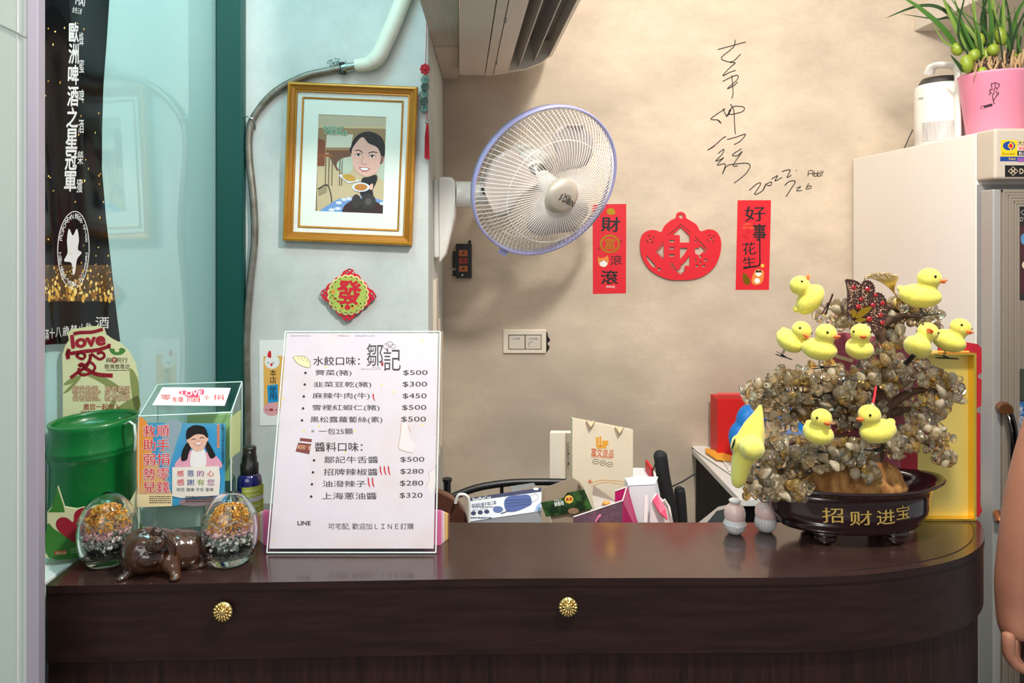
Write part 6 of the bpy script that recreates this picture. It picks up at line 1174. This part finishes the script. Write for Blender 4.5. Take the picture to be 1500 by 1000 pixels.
nn = Vector((-.56, -.83, 0)).normalized(); S = Sheet(Vector((1.222, 2.0, 1.85)) + nn * .0668, (-nn.y, nn.x, 0), (0, 0, 1)); S.w = lambda u, v: math.sqrt(max(0, .0668 ** 2 - u * u)) - .0668; S.text('mooso', (1344, 141, 1352, 144), GREY, 0, 2); S.build('logo', T)
b = MB(); b.tube([P(1337, 190, 2.06), P(1330, 205, 2.06), P(1322, 224, 2.06)], .0016, BLK_PL, 6); b.build('power_cord', T)
T = thing('orchid_pot', 'pink pot with a smoking cigarette drawing holding a leafy orchid on the fridge', 'potted plant', (1.264, 1.85, 1.7445)); Mt = Matrix.Translation((1.264, 1.85, 1.744)); PNK = mat('pink_pot', (244, 150, 178), .4)
b = MB(); b.lathe([(.058, 0), (.061, .002), (.0795, .150), (.082, .153), (.0815, .157), (.077, .156), (.072, .148), (.060, .03), (.001, .03)], PNK, M=Mt, n=56); b.build('pot', T)
nn = Vector((-.56, -.83, 0)).normalized(); S = Sheet(Vector((1.264, 1.85, 1.744)) + nn * .0612, (-nn.y, nn.x, 0), Vector((0, 0, 1)) + nn * (.0185 / .148)); S.w = lambda u, v: (lambda r: math.sqrt(max(0, r * r - u * u)) - r)(.062 + .0185 * v / .148) + .0012
CB = mat('cigarette_black', (40, 26, 44), .5); S.poly([(1436, 156), (1453.5, 151.5), (1454, 155), (1436.5, 159.8)], CB, 1); S.poly([(1437, 157), (1441, 156), (1441.3, 158), (1437.3, 159)], PNK, 2)
for st in ([(1457, 152), (1455, 148), (1457.5, 144)], [(1455, 147), (1454, 140), (1456.5, 135)], [(1458, 143), (1461, 138), (1459, 133)], [(1452, 137), (1450, 132), (1454, 130)], [(1456, 133), (1458, 128), (1462, 131)], [(1453, 128), (1452, 123), (1455, 122)], [(1458, 126), (1457, 121), (1460, 122)], [(1462, 128), (1464, 124), (1461, 122)], [(1449, 139), (1450, 136)], [(1462, 139), (1463, 135)]): S.stroke(st, 1.3, CB, 1)
S.build('cigarette_drawing', T)
b = MB(); b.lathe([(.001, .139), (.073, .138)], mat('bark_chips', (96, 66, 44), .9, col2=(150, 116, 80), scale=60), M=Mt, n=32); b.build('potting_bark', T)
LG = [mat('leaf_green', (70, 112, 44), .45), mat('leaf_dark', (44, 70, 36), .45), mat('leaf_yellow_green', (124, 152, 70), .45)]; op = lambda x, y, Y=1.85: P(x, y, Y)
b = MB(); rn = random.Random(4)
def leaf(pts, wd, m):
    q_ = smooth_pts(pts, 5); n = len(q_); L = []; Rr = []; Mi = []
    for i, p in enumerate(q_):
        t = i / (n - 1); d = (q_[min(i + 1, n - 1)] - q_[max(i - 1, 0)]).normalized(); s_ = d.cross(Vector((0.15, -1, 0.1))).normalized() * wd * (min(1, t * 5 + .35) * (1 - t ** 2.5) + .02)
        L.append(p + s_); Rr.append(p - s_); Mi.append(p + Vector((0, .0025, 0)) * (1 - t))
    vs = L + Mi + Rr; fs = [(i, i + 1, n + i + 1, n + i) for i in range(n - 1)] + [(n + i, n + i + 1, 2 * n + i + 1, 2 * n + i) for i in range(n - 1)]; b.add(vs, fs, m, True)
for pts, wd, m in (([(1404, 72, 1.84), (1380, 40, 1.83), (1345, 10, 1.82), (1318, -6, 1.82)], .0085, 0), ([(1440, 80, 1.85), (1390, 20, 1.84), (1350, 8, 1.84), (1296, 27, 1.84)], .006, 1), ([(1420, 85, 1.85), (1395, 30, 1.86), (1370, 28, 1.87), (1318, 20, 1.87)], .0035, 1), ([(1415, 75, 1.83), (1395, 30, 1.82), (1378, -10, 1.82)], .007, 2), ([(1428, 85, 1.84), (1400, 30, 1.83), (1375, -12, 1.83)], .008, 0), ([(1418, 80, 1.83), (1404, 50, 1.81), (1412, 0, 1.80), (1420, -20, 1.8)], .0035, 1), ([(1440, 80, 1.84), (1430, 40, 1.84), (1424, -10, 1.84)], .0075, 2), ([(1440, 70, 1.86), (1442, 30, 1.87), (1440, -10, 1.87)], .009, 1), ([(1452, 70, 1.84), (1452, 30, 1.83), (1446, -10, 1.83)], .008, 0), ([(1462, 65, 1.85), (1456, 20, 1.85), (1452, -15, 1.85)], .009, 2), ([(1466, 60, 1.86), (1468, 20, 1.86), (1476, -15, 1.86)], .0085, 0), ([(1474, 70, 1.84), (1470, 30, 1.83), (1470, -12, 1.83)], .0065, 2), ([(1478, 90, 1.85), (1480, 40, 1.84), (1472, -10, 1.84)], .006, 1), ([(1481, 92, 1.86), (1484, 60, 1.87), (1488, 32, 1.87)], .0032, 0), ([(1488, 92, 1.86), (1494, 60, 1.87), (1500, 30, 1.87)], .0032, 2), ([(1408, 70, 1.84), (1385, 62, 1.83), (1366, 35, 1.82)], .004, 2), ([(1430, 78, 1.83), (1412, 40, 1.82), (1396, -8, 1.82)], .0055, 0), ([(1412, 105, 1.83), (1402, 92, 1.82), (1392, 80, 1.82)], .006, 1), ([(1448, 72, 1.85), (1438, 30, 1.86), (1450, -14, 1.86)], .006, 1), ([(1476, 80, 1.86), (1490, 20, 1.87), (1510, -10, 1.87)], .006, 0), ([(1500, 85, 1.86), (1515, 40, 1.87), (1540, 10, 1.87)], .006, 1)):
    leaf([op(*p) for p in pts], wd, LG[m])
for k in range(16):
    a_ = rn.uniform(1425, 1498); d_ = rn.uniform(-75, 45); leaf([op(a_, 92, 1.85), op(a_ + d_ * .25, 45, 1.85 + rn.uniform(-.04, .04)), op(a_ + d_, rn.uniform(-25, 12), 1.85 + rn.uniform(-.08, .06))], rn.uniform(.0025, .005), LG[k % 3])
o = b.build('leaves', T)
BU = mat('pseudobulb', (150, 166, 50), .4, col2=(120, 142, 44), scale=40)
for cx, cy, rx, ry, Y in ((1402, 72, 8, 10, 1.84), (1416, 94, 9, 14, 1.83), (1427, 81, 8, 9.5, 1.83), (1455, 73, 8, 9, 1.83), (1437, 58, 5, 10, 1.85), (1466, 53, 7, 14, 1.84), (1457, 60, 6, 12, 1.86), (1439, 106, 7, 8, 1.82), (1445, 82, 6, 11, 1.85), (1485, 86, 6, 10, 1.85)):
    b = MB(); b.ball(op(cx, cy, Y), (rx * Y / F, rx * Y / F, ry * Y / F), BU, 3, Ry(rn.uniform(-18, 18))); b.build('pseudobulb', T)
b = MB(); RT = mat('dry_roots', (176, 146, 106), .9); DKR = mat('dark_roots', (60, 44, 38), .9)
for k in range(46):
    a = rn.uniform(1425, 1500); y0 = 112; b.tube(smooth_pts([op(a + rn.uniform(-14, 14), 112, 1.85 + rn.uniform(-.05, .03)), op(a, 100 - rn.uniform(0, 8), 1.83), op(a + rn.uniform(-10, 10), 80 + rn.uniform(-8, 14), 1.84)], 3), rn.uniform(.0012, .004), rn.choice([RT, RT, DKR]), 6)
b.build('roots', T)

# ------------------------------------------------------------------ person at the right edge, forearm hanging beside the counter
SKN = mat('tan_skin', (176, 122, 98), .5, sss=.08, col2=(166, 110, 88), scale=14)
T = thing('person', 'person at the right edge with a bare forearm hanging down, holding a dark wallet', 'person', (1.17, 1.27, 0))
N = {}; nodes = []; edges = []
def nd(k, p, r, par=None):
    N[k] = len(nodes); nodes.append((Vector(p), r))
    if par is not None: edges.append((N[par], N[k]))
bx, by = 1.20, 1.29
nd('pelvis', (bx, by, .92), (.115, .15)); nd('waist', (bx, by, 1.04), (.10, .135), 'pelvis'); nd('chest', (bx, by, 1.24), (.11, .155), 'waist'); nd('neckb', (bx, by, 1.37), (.055, .065), 'chest'); nd('neck', (bx - .005, by - .01, 1.42), .05, 'neckb')
nd('jaw', (bx - .01, by - .035, 1.485), (.066, .072), 'neck'); nd('head', (bx - .005, by - .02, 1.56), (.076, .095), 'jaw'); nd('crown', (bx, by - .01, 1.63), (.055, .07), 'head')
for s, hx in ((-1, bx - .075), (1, bx + .075)):
    nd('hip%d' % s, (hx, by, .86), .085, 'pelvis'); nd('knee%d' % s, (hx, by - .01, .48), .058, 'hip%d' % s); nd('calf%d' % s, (hx, by + .01, .34), .055, 'knee%d' % s); nd('ankle%d' % s, (hx, by + .01, .09), .038, 'calf%d' % s); nd('toe%d' % s, (hx, by - .14, .035), (.032, .042), 'ankle%d' % s)
Ya = 1.25
nd('shR', (bx - .155, by - .005, 1.335), .056, 'neckb'); nd('uaR', (bx - .20, by - .012, 1.24), .050, 'shR'); nd('elR', P(1536, 645, Ya), .044, 'uaR'); nd('faR', P(1519, 715, Ya), .047, 'elR'); nd('fbR', P(1504, 790, Ya), .043, 'faR'); nd('wrR', P(1487, 862, Ya), .033, 'fbR'); nd('hdR', P(1486, 890, Ya), .029, 'wrR'); nd('pmR', P(1488, 918, Ya - .004), .029, 'hdR'); nd('knR', P(1489, 938, Ya - .006), .022, 'pmR')
nd('shL', (bx + .155, by, 1.335), .056, 'neckb'); nd('elL', (bx + .23, by + .01, 1.07), .044, 'shL'); nd('wrL', (bx + .23, by - .10, .86), .030, 'elL'); nd('hdL', (bx + .225, by - .13, .79), (.022, .036), 'wrL')
body = skin('body', nodes, edges, SKN, T, 2)
FIN = [[(1477, 936), (1477, 957), (1487, 973), (1504, 983)], [(1482, 940), (1484, 961), (1494, 976), (1509, 983)], [(1488, 942), (1491, 962), (1500, 974), (1513, 979)], [(1494, 940), (1499, 956), (1506, 966), (1516, 970)]]
fm = None
for i, f in enumerate(FIN):
    y = Ya - .034 + .019 * i; nds = [(P(f[0][0], f[0][1] - 12, y + .004), .0105), (P(f[0][0], f[0][1], y), .0108), (P(*f[1], y), .0098), (P(*f[2], y - .002), .0092), (P(*f[3], y - .004), .0078)]
    skin('finger', nds, [(k, k + 1) for k in range(4)], SKN, body, 2)
skin('thumb', [(P(1492, 884, Ya + .016), .014), (P(1502, 900, Ya + .036), .012), (P(1510, 918, Ya + .046), .0105), (P(1514, 936, Ya + .046), .009)], [(0, 1), (1, 2), (2, 3)], SKN, body, 2)
SHIRT = mat('dark_shirt', (52, 54, 62), .85); TRS = mat('dark_trousers', (40, 40, 48), .85)
sh = [(Vector((bx, by, .80)), (.150, .190)), (Vector((bx, by, .94)), (.142, .182)), (Vector((bx, by, 1.06)), (.136, .176)), (Vector((bx, by, 1.24)), (.142, .188)), (Vector((bx, by, 1.36)), (.080, .100)), (Vector((bx - .155, by - .005, 1.335)), .076), (Vector((bx - .20, by - .012, 1.225)), .068), (Vector((bx + .155, by, 1.335)), .076), (Vector((bx + .20, by + .005, 1.20)), .068)]
skin('shirt', sh, [(0, 1), (1, 2), (2, 3), (3, 4), (4, 5), (5, 6), (4, 7), (7, 8)], SHIRT, T, 2)
tr = [(Vector((bx, by, .96)), (.128, .166)), (Vector((bx - .075, by, .84)), .104), (Vector((bx - .075, by - .01, .48)), .068), (Vector((bx - .075, by + .01, .10)), .056), (Vector((bx + .075, by, .84)), .104), (Vector((bx + .075, by - .01, .48)), .068), (Vector((bx + .075, by + .01, .10)), .056)]
skin('trousers', tr, [(0, 1), (1, 2), (2, 3), (0, 4), (4, 5), (5, 6)], TRS, T, 2)
HRM = mat('black_hair', (20, 18, 18), .6); blob('hair', [((bx, by + .012, 1.60), (.085, .098, .075)), ((bx + .002, by + .035, 1.545), (.078, .07, .07))], HRM, T, .004, 4)
for s in (-1, 1): b = MB(); b.ball((bx - .008 + s * .028, by - .088, 1.553), (.010, .006, .005), BLACK, 2); b.build('eye', T)
b = MB(); b.ball((bx - .008, by - .098, 1.525), (.012, .016, .020), SKN, 2); b.build('nose', T); b = MB(); b.ball((bx - .010, by - .094, 1.488), (.022, .008, .006), mat('lips', (160, 88, 80), .5), 2); b.build('mouth', T)
T = thing('dark_wallet', 'dark glossy wallet held in the hand at the lower right edge', 'wallet', P(1506, 935, Ya)); b = MB(); b.box((P(1492, 0, Ya).x, Ya - .030, P(0, 972, Ya).z), (P(1530, 0, Ya).x, Ya + .030, P(0, 905, Ya).z), mat('dark_leather', (44, 26, 28), .25, coat=.5)); b.build('wallet_body', T, .004); b = MB(); b.box((P(1493, 0, Ya).x, Ya - .0315, P(0, 960, Ya).z), (P(1530, 0, Ya).x, Ya - .0302, P(0, 955, Ya).z), GOLD); b.build('gold_trim', T)
